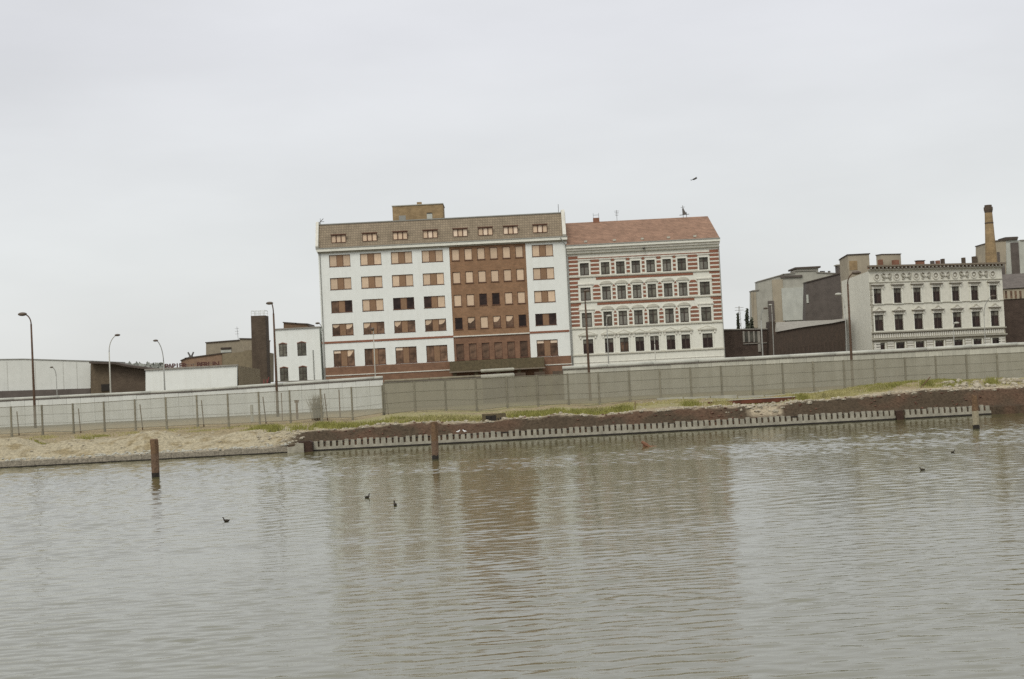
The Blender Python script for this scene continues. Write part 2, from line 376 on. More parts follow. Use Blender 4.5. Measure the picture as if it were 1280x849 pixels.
# soil zones as a colour attribute (sand, rust-brown earth, rubble fringe, dry grass)
def zone_cols(X, O):
    n1 = fbm(X * 0.5, O * 0.5, 4, 40); n2 = fbm(X * 2.2, O * 2.2, 4, 50); n3 = fbm(X*0.12, O*0.3, 3, 60)
    sand = np.stack([0.41 + 0*X, 0.36 + 0*X, 0.25 + 0*X], -1)
    sand_d = np.array([0.27, 0.22, 0.13])
    earth = np.array([0.075, 0.056, 0.037]); earth_r = np.array([0.105, 0.066, 0.043])
    fringe = np.array([0.40, 0.34, 0.24]); grass = np.array([0.30, 0.27, 0.14]); dirt = np.array([0.30, 0.245, 0.15]); pave = np.array([0.16, 0.14, 0.10])
    def lerp(a, b, t): return a * (1 - t[..., None]) + b * t[..., None]
    left = 1 - sm(XS - 1.8, XS - 0.4, X - 0.35 * O + 0.9 * (n2 - 0.5))
    c_l = lerp(sand, sand_d, sm(0.52, 0.7, n2)); c_l = lerp(c_l, np.array([0.38, 0.335, 0.255]), 1 - sm(0.15, 0.55, O + 0.5*(n2-0.5)))
    c_l = lerp(c_l, dirt, sm(4.5, 7, O))
    c_e = lerp(earth + 0*sand, earth_r, sm(0.45, 0.65, n1))
    edge = 2.0 + 0.9 * (n2 - 0.5) + 0.8 * (n3 - 0.5)
    bare = sm(0.5, 0.8, np.exp(-((X - 16.8) / 1.6) ** 2) + 0.4 * (n2 - 0.5))
    c_e = lerp(c_e, fringe, np.clip(bare * sm(0.5, 1.2, O), 0, 1))
    c_c = lerp(c_e, fringe, sm(edge - 0.25, edge + 0.15, O))
    c_g = lerp(dirt + 0*sand, grass, sm(0.38, 0.58, n1))
    c_c = lerp(c_c, c_g, sm(3.0, 4.0, O + (n2 - 0.5)))
    c = lerp(c_c, c_l, left)
    c = lerp(c, pave + 0*sand, sm(20, 32, O))
    return np.clip(c * (0.86 + 0.28 * n2)[..., None], 0, 1)
ca = me.color_attributes.new('soil', 'FLOAT_COLOR', 'POINT')
cc = zone_cols(Xg, Og).reshape(-1, 3); cc = np.concatenate([cc, np.ones((len(cc), 1))], 1)
ca.data.foreach_set('color', cc.astype(np.float32).ravel())
gm = bpy.data.materials.new('soil'); gm.use_nodes = True
t = gm.node_tree; b = t.nodes['Principled BSDF']; b.inputs['Roughness'].default_value = 0.95; b.inputs['Specular IOR Level'].default_value = 0.1
at = N(t, 'ShaderNodeAttribute', attribute_name='soil')
tcn = N(t, 'ShaderNodeTexCoord')
n1 = N(t, 'ShaderNodeTexNoise'); n1.inputs['Scale'].default_value = 5.5; n1.inputs['Detail'].default_value = 9; n1.inputs['Roughness'].default_value = 0.75; t.links.new(tcn.outputs['Object'], n1.inputs[0])
mr = N(t, 'ShaderNodeMapRange'); mr.inputs[1].default_value = 0.32; mr.inputs[2].default_value = 0.68; mr.inputs[3].default_value = 0.5; mr.inputs[4].default_value = 1.35; t.links.new(n1.outputs[0], mr.inputs[0])
vs = N(t, 'ShaderNodeVectorMath', operation='SCALE'); t.links.new(at.outputs['Color'], vs.inputs[0]); t.links.new(mr.outputs[0], vs.inputs['Scale']); t.links.new(vs.outputs[0], b.inputs['Base Color'])
bp = N(t, 'ShaderNodeBump'); bp.inputs['Strength'].default_value = 0.9; bp.inputs['Distance'].default_value = 0.12; t.links.new(n1.outputs[0], bp.inputs['Height']); t.links.new(bp.outputs[0], b.inputs['Normal'])
me.materials.append(gm)
tag(link('ground', me), kind='structure')

# ------------------------------------------------------------------ water: displaced sheet with wind patches
wx = np.concatenate([np.array([-3000, -900, -300, -120, -75, -56]), np.arange(-46, 48, 0.17), np.array([56, 75, 120, 300, 900, 3000])])
wy = [-600.0, -200, -60, 0, 10]; y = 15.0
while y < 99: wy.append(y); y += max(0.045, 0.0018 * y)
wy += [100, 110, 130]
wy = np.array(wy)
WX, WY = np.meshgrid(wx, wy)
def waves(X, Y, lam0, lam1, n, spread, seed, power=1.0, base=math.pi/2 + 0.10):
    g = np.random.default_rng(seed); z = np.zeros_like(X)
    for i in range(n):
        lam = math.exp(g.uniform(math.log(lam0), math.log(lam1))); th = base + g.normal() * spread; k = 2 * math.pi / lam; ph = g.uniform(0, 6.28)
        z += (lam ** power) * np.sin(k * (X * math.cos(th) + Y * math.sin(th)) + ph + 1.2*np.sin(0.13*X+ph)+0.9*np.sin(0.21*Y+2*ph)) / math.sqrt(n) / (2*math.pi) * math.sqrt(2)
    return z      # rms slope about 1 when power = 1
small = waves(WX, WY, 0.25, 0.60, 90, 0.75, 1)
cross = waves(WX, WY, 0.5, 1.1, 30, 1.1, 6)
bands = np.clip(fbm(WX * 0.035 + 9, WY * 0.42 - 0.03*WX, 3, 91) - 0.47, 0, 1) * 4.0
mid = waves(WX, WY, 0.6, 1.3, 60, 0.62, 2)
big = waves(WX, WY, 5.0, 13.0, 10, 0.35, 3)
patch = fbm(WX * 0.07 + 5, WY * 0.16 + 0.02*WX, 4, 77)
patch2 = fbm(WX * 0.55 + 5, WY * 1.5, 3, 78)
D0 = WY - 0.08 * WX
near = 1 - sm(30, 37, D0)                            # choppier on this side of an old boat wake
calm = sm(-13, -6, WX + 3*(patch-0.5))
ruffle = np.exp(-((D0 - 70) / 6.0) ** 2) * (0.55 + 0.9 * vnoise(WX * 0.10, WY * 0.35, 8))              # ruffled strip off the far bank
streak = np.clip(patch2 - 0.48, 0, 1) * 3.0
shore = sm(78, 82, D0)
amp_s = 0.013 + 0.05*bands*(1-near) + 0.035*shore + near * (0.010 + (0.034 + 0.075 * streak) * (0.15 + 0.85*calm) * (0.45 + patch)) + 0.09 * ruffle
amp_m = 0.002 + near * (0.003 + 0.016 * calm * np.clip(patch*1.6 - 0.3, 0, 1.3)) + 0.02*ruffle + 0.01*shore
wake = np.exp(-((D0 - 36.5 + 0.8*np.sin(WX*0.2)) / 1.4) ** 2) * sm(-14, -5, WX)
Z = small * (amp_s + 0.05*wake) + mid * (amp_m + 0.025 * wake) + big * 0.0012 + cross * (0.008 + 0.022 * sm(34, 42, D0) * (1 - ruffle) + 0.040 * (1 - calm) * sm(14, 30, D0))
edge = sm(-50, -44, WX) * (1 - sm(44, 50, WX)) * sm(10, 16, WY) * (1 - sm(97, 99, WY))
Z = Z * edge
nr, nc = WX.shape
verts = np.stack([WX, WY, Z], -1).reshape(-1, 3); idx = np.arange(nr * nc).reshape(nr, nc)
faces = np.stack([idx[:-1, :-1], idx[:-1, 1:], idx[1:, 1:], idx[1:, :-1]], -1).reshape(-1, 4)
me = bpy.data.meshes.new('water')
me.vertices.add(len(verts)); me.vertices.foreach_set('co', verts.astype(np.float32).ravel())
me.loops.add(len(faces) * 4); me.loops.foreach_set('vertex_index', faces.astype(np.int32).ravel())
me.polygons.add(len(faces)); me.polygons.foreach_set('loop_start', np.arange(0, len(faces)*4, 4, dtype=np.int32)); me.polygons.foreach_set('loop_total', np.full(len(faces), 4, dtype=np.int32))
me.polygons.foreach_set('use_smooth', np.ones(len(faces), dtype=bool)); me.update(); me.validate()
wm = bpy.data.materials.new('river_water'); wm.use_nodes = True
t = wm.node_tree; b = t.nodes['Principled BSDF']
b.inputs['Base Color'].default_value = (0.092, 0.088, 0.036, 1); b.inputs['Roughness'].default_value = 0.06; b.inputs['IOR'].default_value = 1.80; b.inputs['Specular IOR Level'].default_value = 0.5
tcn = N(t, 'ShaderNodeTexCoord'); mpn = N(t, 'ShaderNodeMapping'); mpn.inputs['Scale'].default_value = (0.55, 1.6, 1); mpn.inputs['Rotation'].default_value = (0, 0, 0.10)
t.links.new(tcn.outputs['Object'], mpn.inputs[0])
n1 = N(t, 'ShaderNodeTexNoise'); n1.inputs['Scale'].default_value = 4.5; n1.inputs['Detail'].default_value = 4; t.links.new(mpn.outputs[0], n1.inputs[0])
bp = N(t, 'ShaderNodeBump'); bp.inputs['Strength'].default_value = 0.35; bp.inputs['Distance'].default_value = 0.02; t.links.new(n1.outputs[0], bp.inputs['Height']); t.links.new(bp.outputs[0], b.inputs['Normal'])
me.materials.append(wm)
tag(link('water', me), kind='structure')

# ------------------------------------------------------------------ windows
def window_obj(parent, cx, z0, z1, w, style, panes, y=0.22, name='window'):
    """a window with its frame and separately modelled panes. style: double | single | triple | sash | plain"""
    h = z1 - z0; fr = 0.075
    mul = {'double': [(-w/2, -w/2 + w*0.365), (w/2 - w*0.365, w/2)], 'single': [(-w/2, w/2)], 'triple': [(-w/2, -w/6), (-w/6, w/6), (w/6, w/2)], 'sash': [(-w/2, 0), (0, w/2)], 'plain': [(-w/2, w/2)]}[style]
    fm = {'sash': wframe, 'plain': wframe}.get(style, brown_frame)
    def mk():
        mb = MB(); mb.m(fm); yb = -0.06
        for a, b_ in mul:
            mb.box(a, a+fr, yb, 0.0, 0, h); mb.box(b_-fr, b_, yb, 0.0, 0, h); mb.box(a+fr, b_-fr, yb, 0.0, 0, fr); mb.box(a+fr, b_-fr, yb, 0.0, h-fr, h)
        if style == 'double':
            mb.m(panel_brown); mb.box(-w/2+w*0.365, w/2-w*0.365, yb-0.03, 0.0, 0, h)
        if style == 'sash':
            mb.box(-w/2+fr, w/2-fr, yb-0.02, 0.0, h*0.66, h*0.66+0.08)
        if style == 'triple':
            mb.box(-w/2-0.08, w/2+0.08, -0.3, 0.05, h, h+0.14)
        mb.m(fm)
        mb.box(-w/2-0.06, w/2+0.06, -0.26, 0.0, -0.06, 0.0) if style != 'triple' else None
        return mb.mesh('window_frame')
    wo = link(name, cached((style, round(w, 2), round(h, 2)), mk), parent, (cx, y, z0))
    for i, (a, b_) in enumerate(mul):
        kind = panes[i % len(panes)]
        def mkp():
            mb = MB(); pw = b_ - a - 2*fr; x0, x1, y0, y1 = a+fr, b_-fr, -0.03, -0.01
            ph = h - 2*fr; zb = fr
            if style == 'sash':
                mb.m(glass_grey); mb.box(x0, x1, y0, y1, h*0.66+0.08, h-fr)
                mb.m({'C': curtain, 'D': glass_dark, 'B': glass_brown, 'G': glass_grey}[kind]); mb.box(x0, x1, y0, y1, fr, h*0.66)
            elif kind in 'PLDBG':
                mb.m({'P': peach, 'L': peach_l, 'D': glass_dark, 'B': glass_brown, 'G': glass_grey}[kind]); mb.box(x0, x1, y0, y1, zb, zb+ph)
            elif kind == 'T':      # narrow pale blind at the top
                mb.m(glass_brown); mb.box(x0, x1, y0, y1, zb, zb+ph*0.82); mb.m(peach_l); mb.box(x0, x1, y0, y1, zb+ph*0.82, zb+ph)
            else:                  # torn / half drawn blind
                c = {'H': 0.55, 'h': 0.7, 'Q': 0.25}[kind]; zc = zb + ph*c
                mb.m(glass_brown); mb.box(x0, x1, y0, y1, zb, zb+ph)
                mb.m(peach); s = 0.12*ph
                mb.prism([(x0, zc+s*random.uniform(-1,1)), (x0+pw*0.35, zc-s*random.random()), (x0+pw*0.6, zc+s*random.random()), (x0+pw*random.uniform(.8,1), zc+s*1.4), (x0+pw, zb+ph), (x0, zb+ph)], y0-0.012, y0-0.002)
            return mb.mesh('pane')
        key = ('pane', style, i, kind, round(w, 2), round(h, 2), random.randint(0, 3) if kind in 'HhQ' else 0)
        link('pane', cached(key, mkp), wo)
    return wo

# ================================================================== BUILDING 1: white office block with brown centre bay
Y1 = 205.0
A = P(397.5, 315, Y1); B_ = P(708.2, 300, Y1)
X0, X1 = A.x, B_.x
W1 = X1 - X0
GZ = 2.05
b1 = thing('office_block', 'tall white office block with a brown brick centre bay and peach blinds', 'office building', (X0, Y1, GZ))
def lx(px, py): return P(px, py, Y1).x - X0
def lz(px, py): return P(px, py, Y1).z - GZ
rows = [(lz(424.6, 333.2), lz(424.6, 318.8)), (lz(425.5, 361.5), lz(425.5, 347.3)), (lz(427.3, 391.0), lz(427.3, 375.7)), (lz(429, 419.2), lz(429, 404.6))]
pitchz = (rows[0][0] - rows[3][0]) / 3
h_w = sum(b - a for a, b in rows) / 4
rows = [(rows[0][0] - pitchz * i, rows[0][0] - pitchz * i + h_w) for i in range(4)]
rowE = (lz(430.7, 457.6), lz(430.7, 437.4))
colsx = [lx(424.6, 326), lx(463.4, 325), lx(501.9, 322.5), lx(540.4, 320.5), lx(678.2, 315)]
dw = 3.05
bx0, bx1 = lx(561.3, 310), lx(656.6, 305)
bc = [lx(569.4 + 15.95 * i * 1.0, 320) for i in range(6)]
zE = lz(397.5, 316.5)           # underside of cornice
zband = lz(406, 429.8)
zpl = rowE[0] - 0.12            # top of brick plinth
holes = []
for r in rows: holes += [(c - dw/2, c + dw/2, r[0], r[1]) for c in colsx]
holes += [(c - dw/2, c + dw/2, rowE[0], rowE[1]) for c in colsx]
mb = MB().m(white)
facade(mb, 0, bx0, zpl, zE, [h for h in holes if h[1] < bx0])
facade(mb, bx1, W1, zpl, zE, [h for h in holes if h[0] > bx1])
shell(mb, 0, W1, 0, 13, 0, zE)
part('wall', mb, b1)
mb = MB().m(bay_brick)
zlow = zband + 0.05
bh = [(c - 0.56, c + 0.56, r[0], r[1]) for r in rows for c in bc]
facade(mb, bx0, bx1, zlow, zE, bh, y=0.05, depth=0.17)
mb.m(white); mb.quad((bx0, 0, zlow), (bx0, 0.05, zlow), (bx0, 0.05, zE), (bx0, 0, zE)); mb.quad((bx1, 0, zlow), (bx1, 0.05, zlow), (bx1, 0.05, zE), (bx1, 0, zE))
part('brick_bay', mb, b1)
mb = MB().m(red_brick)
eh = [(c - 0.56, c + 0.56, rowE[0], rowE[1]) for c in bc]
facade(mb, bx0, bx1, zpl, zlow, eh, y=0.05, depth=0.17)
facade(mb, 0.3, W1 - 0.1, 0, zpl, [], y=-0.12)
mb.box(0.3, W1-0.1, -0.115, 0.0, zpl-0.1, zpl)
part('plinth', mb, b1)
for xa_, xb_ in ((0.3, bx0), (bx1+2, W1-0.1)):
    mb = MB().m(cream2); mb.box(xa_, xb_, -0.2, -0.12, zpl-1.25, zpl-1.12); part('plinth_rail', mb, b1)
mb = MB().m(band_brick); mb.box(-0.05, bx0, -0.08, 0.0, zband-0.02, zband+0.26); mb.box(bx1, W1-0.3, -0.08, 0.0, zband-0.02, zband+0.26)
mb.m(cream2); mb.box(bx0, bx1, -0.12, 0.05, zband+0.0, zband+0.16)
part('string_course', mb, b1)
rt, rb = lz(545, 273.0), lz(397.5, 313)
mb = MB().m(cream); mb.box(-0.15, W1 + 0.1, -0.55, 0.0, zE + 0.12, rb + 0.12); mb.m(gutter); mb.box(-0.15, W1+0.1, -0.62, -0.3, rb+0.12, rb+0.24)
mb.m(trim_grey); mb.box(-0.05, W1, -0.25, 0.0, zE - 0.08, zE + 0.12)
part('cornice', mb, b1)
roof_z0 = rb + 0.14
slope_d = 1.6
mb = MB().m(roof_tile)
# mansard slope with openings for the flush roof windows
dz0, dz1 = lz(423.4, 303.6), lz(423.4, 294.0)
dcx = [lx(423.4, 299), lx(462.2, 297), lx(500.3, 295), lx(537.9, 293), lx(575.4, 292), lx(606.8, 290), lx(638.3, 289), lx(675, 287)]
def sy(z): return -0.4 + slope_d * (z - roof_z0) / (rt - roof_z0)
mb.quad((0, sy(roof_z0), roof_z0), (W1, sy(roof_z0), roof_z0), (W1, sy(rt), rt), (0, sy(rt), rt))
mb.m(dark_roof); mb.quad((0, sy(rt), rt), (W1, sy(rt), rt), (W1, 13, rt-0.2), (0, 13, rt-0.2))
mb.m(gutter); mb.box(0, W1, sy(rt)-0.1, sy(rt)+0.15, rt-0.02, rt+0.12)
part('roof', mb, b1)
mb = MB().m(cream2)
for a, b_ in ((-0.25, 0.15), (W1-0.55, W1-0.05)):
    mb.prismx([(-0.5, roof_z0-0.1), (13, roof_z0-0.1), (13, rt+0.35), (sy(rt)-0.2, rt+0.45), (-0.75, roof_z0+0.35)], a, b_)
part('gable_parapet', mb, b1)
for i, c in enumerate(dcx):
    window_obj(b1, c, dz0, dz1, 2.1, 'triple', 'PPP' if i < 3 else 'PLP' if i % 2 else 'LPL', y=sy(dz0) - 0.02, name='roof_window')
pan = {0: ['PP'] * 5, 1: ['PP', 'PP', 'PP', 'PP', 'PP'], 2: ['BD', 'PP', 'DD', 'DP', 'PP'], 3: ['hH', 'HB', 'HB', 'HH', 'DD'], }
for i, r in enumerate(rows):
    for j, c in enumerate(colsx): window_obj(b1, c, r[0], r[1], dw, 'double', pan[i][j])
for j, c in enumerate(colsx): window_obj(b1, c, rowE[0], rowE[1], dw, 'double', ['Th', 'BB', 'TB', 'BB', 'TT'][j])
cp = ['PPPPPP', 'PPPPPP', 'PPDDPP', 'DHPHHD']
for i, r in enumerate(rows):
    for j, c in enumerate(bc): window_obj(b1, c, r[0], r[1], 1.12, 'single', cp[i][j])
for j, c in enumerate(bc): window_obj(b1, c, rowE[0], rowE[1], 1.12, 'single', 'B')
# loading platform in front of the centre bay
lp0, lp1 = lx(563, 455), lx(680, 455)
mb = MB().m(moss); zt = lz(620, 449.5); zb = lz(620, 462.0)
mb.box(lp0, lp1, -2.6, -0.12, zb, zt); mb.m(trim_dark); mb.box(lp0-0.1, lp1+0.1, -2.75, -2.4, zb-0.18, zb)
mb.m(moss)
for k in range(5):
    x = lp0 + 0.4 + k * (lp1 - lp0 - 1.2) / 4; mb.box(x, x+0.5, -2.3, -1.8, 0, zb-0.18)
part('loading_platform', mb, b1)
mb = MB().m(tar)
for px in (684, 691, 700): mb.box(lx(px, 465), lx(px+4.5, 465), -0.14, -0.10, 0.4, 1.15)
part('basement_grille', mb, b1)
# rooftop box
mb = MB().m(tan_brick); x0, x1 = lx(488.5, 264), lx(552.5, 262); zt = lz(520, 253.5)
mb.box(x0, x1, 3.0, 8, rt-0.3, zt); mb.m(concrete); mb.box(x0-0.08, x1+0.08, 2.9, 8.1, zt, zt+0.12)
mb.m(gutter); mb.box(x0+0.9, x0+1.9, 2.96, 3.0, rt+0.3, rt+1.0); mb.m(concrete_l); mb.box(x1-2.4, x1-1.6, 2.95, 3.0, rt, rt+1.1); mb.m(tar); mb.box(x1-2.4, x1-1.6, 2.9, 3.0, rt+1.1, rt+1.22)
rh = part('lift_house', mb, b1)
mb = MB().m(tan_brick); mb.box(x0+3.6, x0+4.3, 3.3, 4, zt+0.12, zt+0.5); part('chimney', mb, rh)
mb = MB().m(ant_m); mb.tube([(0.35, 1.5, rt), (0.35, 1.5, rt+1.0)], 0.03, 5); mb.tube([(0.1, 1.5, rt+0.3), (0.8, 1.5, rt+0.95)], 0.05, 5); mb.tube([(0.35, 1.5, rt+0.5), (0.9, 1.5, rt+0.5)], 0.04, 5)
part('antenna', mb, b1)
mb = MB().m(ant_m); mb.tube([(W1-0.9, 1.2, rt), (W1-0.9, 1.2, rt+1.3)], 0.04, 5); part('lightning_rod', mb, b1)
mb = MB().m(gutter); mb.tube([(0.25, -0.1, 0.3), (0.25, -0.1, zE)], 0.06, 6); part('downpipe', mb, b1); mb = MB().m(gutter); mb.tube([(W1-0.9, -0.62, rb), (W1-0.2, -0.3, zE-0.6), (W1-0.15, -0.1, zE-1.0), (W1-0.15, -0.1, 0.5)], 0.07, 6)
part('downpipe', mb, b1)

# ================================================================== BUILDING 2: striped brick apartment house
XA = P(708.6, 310, Y1).x; XB = P(898.5, 305, Y1).x; W2 = XB - XA
b2 = thing('apartment_house', 'apartment house with red and white striped brick floors under a red tiled roof', 'apartment building', (XA, Y1, GZ))
def lx2(px, py): return P(px, py, Y1).x - XA
wc = [lx2(x, y) for x, y in ((730.5, 336), (756.6, 335), (775.5, 334), (794.8, 333), (813.3, 332), (833.6, 331), (852.2, 330), (879.4, 328))]
z2 = [(lz(731, 343.8), lz(731, 329.0)), (lz(732, 375.4), lz(732, 359.6)), (lz(734, 408.2), lz(734, 391.2)), (lz(736, 441.5), lz(736, 424.2))]
ww = [1.28, 1.22, 1.22, 1.22, 1.22, 1.22, 1.22, 1.28]
holes = [(c - w_/2 * (1.12 if (r and w_ == 1.28) else 1), c + w_/2 * (1.12 if (r and w_ == 1.28) else 1), z2[r][0], z2[r][1]) for r in range(4) for c, w_ in zip(wc, ww)]
zc2 = lz(709, 311); zeave = lz(709, 308.5)
mb = MB().m(cream); facade(mb, 0, W2, 0, zc2, holes); shell(mb, 0, W2, 0, 15, 0, zc2)
part('wall', mb, b2)
sashk = ['GGG', 'CCB', 'CBC', 'BBB']
for r in range(4):
    for j, (c, w_) in enumerate(zip(wc, ww)):
        wd = w_ * (1.12 if (r and w_ == 1.28) else 1)
        k = random.choice('CCG') if r < 3 else random.choice('DDB')
        window_obj(b2, c, z2[r][0], z2[r][1], wd, 'sash', k)
# banding: gaps between windows, per floor
def gaps(r):
    e = [0.12]
    for j, (c, w_) in enumerate(zip(wc, ww)):
        g = 0.42 if j in (0, 7) and r else 0.27
        e += [c - w_/2 - g, c + w_/2 + g]
    e.append(W2 - 0.12)
    return [(e[i], e[i+1]) for i in range(0, len(e), 2)]
mb = MB().m(band_brick)
for r in range(3):
    per = 0.585; bh_ = 0.36
    zs0 = z2[r][0] + 0.05
    for gi, (a, b_) in enumerate(gaps(r)):
        n = 5 if gi in (0, 8) else 4
        n += (1 if r and gi in (0, 8) else 0)
        for k in range(n):
            z = zs0 + k * per
            last = (k == n - 1) and gi not in (0, 8)
            if last and r:   # peaked top brick between hoods
                if b_ - a > 1.0: mb.prism([(a, z), (b_, z), (b_-0.3, z+bh_), (a+0.3, z+bh_)], -0.045, 0.0)
                else: mb.prism([(a, z), (b_, z), ((a+b_)/2, z+bh_)], -0.045, 0.0)
                continue
            mb.box(a, b_, -0.045, 0.0, z, z + bh_)
for r in (0, 1):   # long band under the sills
    zt = z2[r][0] - 0.55
    mb.box(wc[0]+1.6, wc[7]-1.6, -0.05, 0.0, zt - 0.22, zt + 0.12)
    mb.box(0.12, 1.6, -0.05, 0.0, zt-0.1, zt+0.2); mb.box(W2-1.6, W2-0.12, -0.05, 0.0, zt-0.1, zt+0.2)
mb.box(0.12, W2-0.12, -0.05, 0.0, z2[0][1]+0.62, z2[0][1]+0.74)
part('brick_banding', mb, b2)
mb = MB().m(trim_pale)
for r in range(4):
    mb.box(-0.03, W2+0.03, -0.16, 0.0, z2[r][0]-0.34, z2[r][0]-0.2)
    mb.box(0.0, W2, -0.08, 0.0, z2[r][0]-0.2, z2[r][0]-0.12)
mb.m(cream2)
for k in range(3): mb.box(0.05, W2-0.05, -0.06-0.03*k, 0.0, z2[3][0]-1.4-k*0.5, z2[3][0]-1.3-k*0.5)
mb.box(0, W2, -0.3, 0, 0.0, 1.0)
part('string_course', mb, b2)
def hood_mesh(kind, w):
    def mk():
        mb = MB().m(trim_pale if kind != 'flat' else cream2)
        if kind == 'tri':
            mb.box(-w/2-0.45, w/2+0.45, -0.22, 0, 0.5, 0.62)
            mb.prism([(-w/2-0.5, 0.62), (w/2+0.5, 0.62), (w/2+0.5, 0.68), (0, 1.15), (-w/2-0.5, 0.68)], -0.12, 0)
            mb.m(cream); mb.prism([(-w/2-0.15, 0.66), (w/2+0.15, 0.66), (0, 0.98)], -0.16, -0.12)
            mb.m(cream2)
            for s in (-1, 1): mb.box(s*(w/2+0.2)-0.12, s*(w/2+0.2)+0.12, -0.15, 0, 0.1, 0.5)
        elif kind == 'arch':
            pts = [(-w/2-0.35, 0.38)] + [(-(w/2+0.25)*math.cos(t), 0.45+0.38*math.sin(t)) for t in [math.pi*i/8 for i in range(9)]] + [(w/2+0.35, 0.38)]
            mb.prism(list(reversed(pts)) if False else pts[::-1], -0.2, 0)
            mb.m(cream); mb.box(-w/2-0.1, w/2+0.1, -0.1, 0, 0.08, 0.36)
        else:
            mb.box(-w/2-0.3, w/2+0.3, -0.18, 0, 0.38, 0.55); mb.m(cream); mb.box(-w/2-0.15, w/2+0.15, -0.08, 0, 0.0, 0.38)
        mb.m(cream)
        return mb.mesh('window_hood')
    return cached(('hood', kind, round(w, 2)), mk)
def surround_mesh(w, h):
    def mk():
        mb = MB().m(cream)
        for s in (-1, 1): mb.box(s*(w/2+0.12)-0.1, s*(w/2+0.12)+0.1, -0.075, 0, -0.1, h+0.05)
        mb.box(-w/2-0.3, w/2+0.3, -0.16, 0, -0.2, -0.1)
        return mb.mesh('window_surround')
    return cached(('sur', round(w, 2), round(h, 2)), mk)
for r in range(4):
    for j, (c, w_) in enumerate(zip(wc, ww)):
        wide = (r and w_ == 1.28)
        kd = 'tri' if r == 3 else ('flat' if (r == 0 or j in (0, 7)) else 'arch')
        link('window_hood', hood_mesh(kd, w_ * (1.35 if wide else 1)), b2, (c, -0.002, z2[r][1]))
        link('window_surround', surround_mesh(w_ * (1.12 if wide else 1), z2[r][1]-z2[r][0]), b2, (c, -0.002, z2[r][0]))
mb = MB().m(cream); mb.box(-0.1, W2+0.12, -0.75, 0, zc2-0.05, zeave+0.05); mb.m(cream2); mb.box(-0.05, W2+0.08, -0.5, 0, zc2-0.4, zc2-0.05); mb.m(trim_grey); mb.box(-0.03, W2+0.05, -0.3, 0, zc2-0.85, zc2-0.72); mb.m(cream); mb.box(0, W2, -0.22, 0, zc2-0.72, zc2-0.4)
mb.m(trim_pale)
for k in range(0): mb.box(0.2+k*(W2-0.5)/45, 0.35+k*(W2-0.5)/45, -0.42, -0.22, zc2-0.62, zc2-0.4)
part('cornice', mb, b2)
zr = P(780, 276.0, 213).z - GZ; yr = 7.5
e0 = zeave + 0.06
mb = MB().m(roof_red)
xr = P(884, 270.5, 213).x - XA
mb.quad((-0.1, -0.65, e0), (W2+0.12, -0.65, e0), (xr, yr, zr), (-0.1, yr, zr))
mb.quad((-0.1, yr, zr), (xr, yr, zr), (W2+0.12, 15.6, e0), (-0.1, 15.6, e0))
mb.add([(W2+0.12, -0.65, e0), (W2+0.12, 15.6, e0), (xr, yr, zr)], [(0, 1, 2)])
mb.add([(-0.1, -0.65, e0), (-0.1, yr, zr), (-0.1, 15.6, e0)], [(0, 1, 2)])
mb.m(gutter); mb.box(-0.1, W2+0.12, -0.82, -0.62, e0-0.05, e0+0.1)
rf = part('roof', mb, b2)
for px in (732, 768, 803, 836, 869):   # small roof vents
    f_ = 0.12; x = lx2(px, 300); mb = MB().m(trim_grey)
    z = e0 + (zr-e0)*f_; yy = -0.65 + (yr+0.65)*f_
    mb.prismx([(yy-0.25, z-0.06), (yy+0.25, z+0.1), (yy-0.15, z+0.22)], x-0.22, x+0.22); part('roof_vent', mb, rf)
mb = MB().m(chim_red); xc = P(745, 276, 213).x - XA; mb.box(xc-0.45, xc+0.45, yr-0.4, yr+0.4, zr-0.3, zr+0.55); mb.m(ant_m)
for s in (-1, 1): mb.tube([(xc+s*0.4, yr, zr+0.5), (xc+s*0.4, yr, zr+1.3)], 0.025, 5)
mb.tube([(xc-0.4, yr, zr+1.0), (xc+0.4, yr, zr+1.0)], 0.025, 5)
part('chimney', mb, rf)
def tv_antenna(name, parent, x, y, z, h, n=4):
    mb = MB().m(ant_m); mb.tube([(x, y, z-0.2), (x, y, z+h)], 0.03, 5)
    for k in range(n): mb.tube([(x-0.35+0.04*k, y, z+h-0.15-0.22*k), (x+0.35-0.04*k, y, z+h-0.15-0.22*k)], 0.02, 4)
    return part(name, mb, parent)
tv_antenna('antenna', rf, P(771, 276, 213).x - XA, yr, zr, 1.6)
xd = P(853.5, 270, 213).x - XA
mb = MB().m(ant_m); mb.tube([(xd, yr, zr-0.2), (xd, yr, zr+1.8)], 0.04, 5); mb.tube([(xd-0.55, yr, zr+0.35), (xd+0.9, yr, zr+0.45)], 0.05, 5)
mb.prism([(xd-0.08, zr+0.4), (xd+0.6, zr+0.4), (xd+0.25, zr+0.95), (xd+0.05, zr+1.45), (xd-0.1, zr+1.3)], yr-0.12, yr+0.12); mb.tube([(xd-0.3, yr, zr+1.5), (xd+0.3, yr, zr+1.55)], 0.03, 5); mb.tube([(xd+0.5, yr, zr-0.2), (xd+0.5, yr, zr+0.8)], 0.04, 5)
part('aerial', mb, rf)
mb = MB().m(tar); cx_, cz_ = lx2(804.5, 311), lz(804.5, 310.8); mb.tube([(cx_, -0.8, cz_), (cx_, -0.3, cz_)], 0.13, 10); part('vent_pipe', mb, b2)
mb = MB().m(gutter); mb.tube([(0.05, -0.12, 0.2), (0.05, -0.12, zc2-0.9)], 0.06, 6); part('downpipe', mb, b2); mb = MB().m(gutter); mb.tube([(W2-0.02, -0.12, 0.2), (W2-0.02, -0.12, zc2-0.9)], 0.05, 6); part('downpipe', mb, b2)

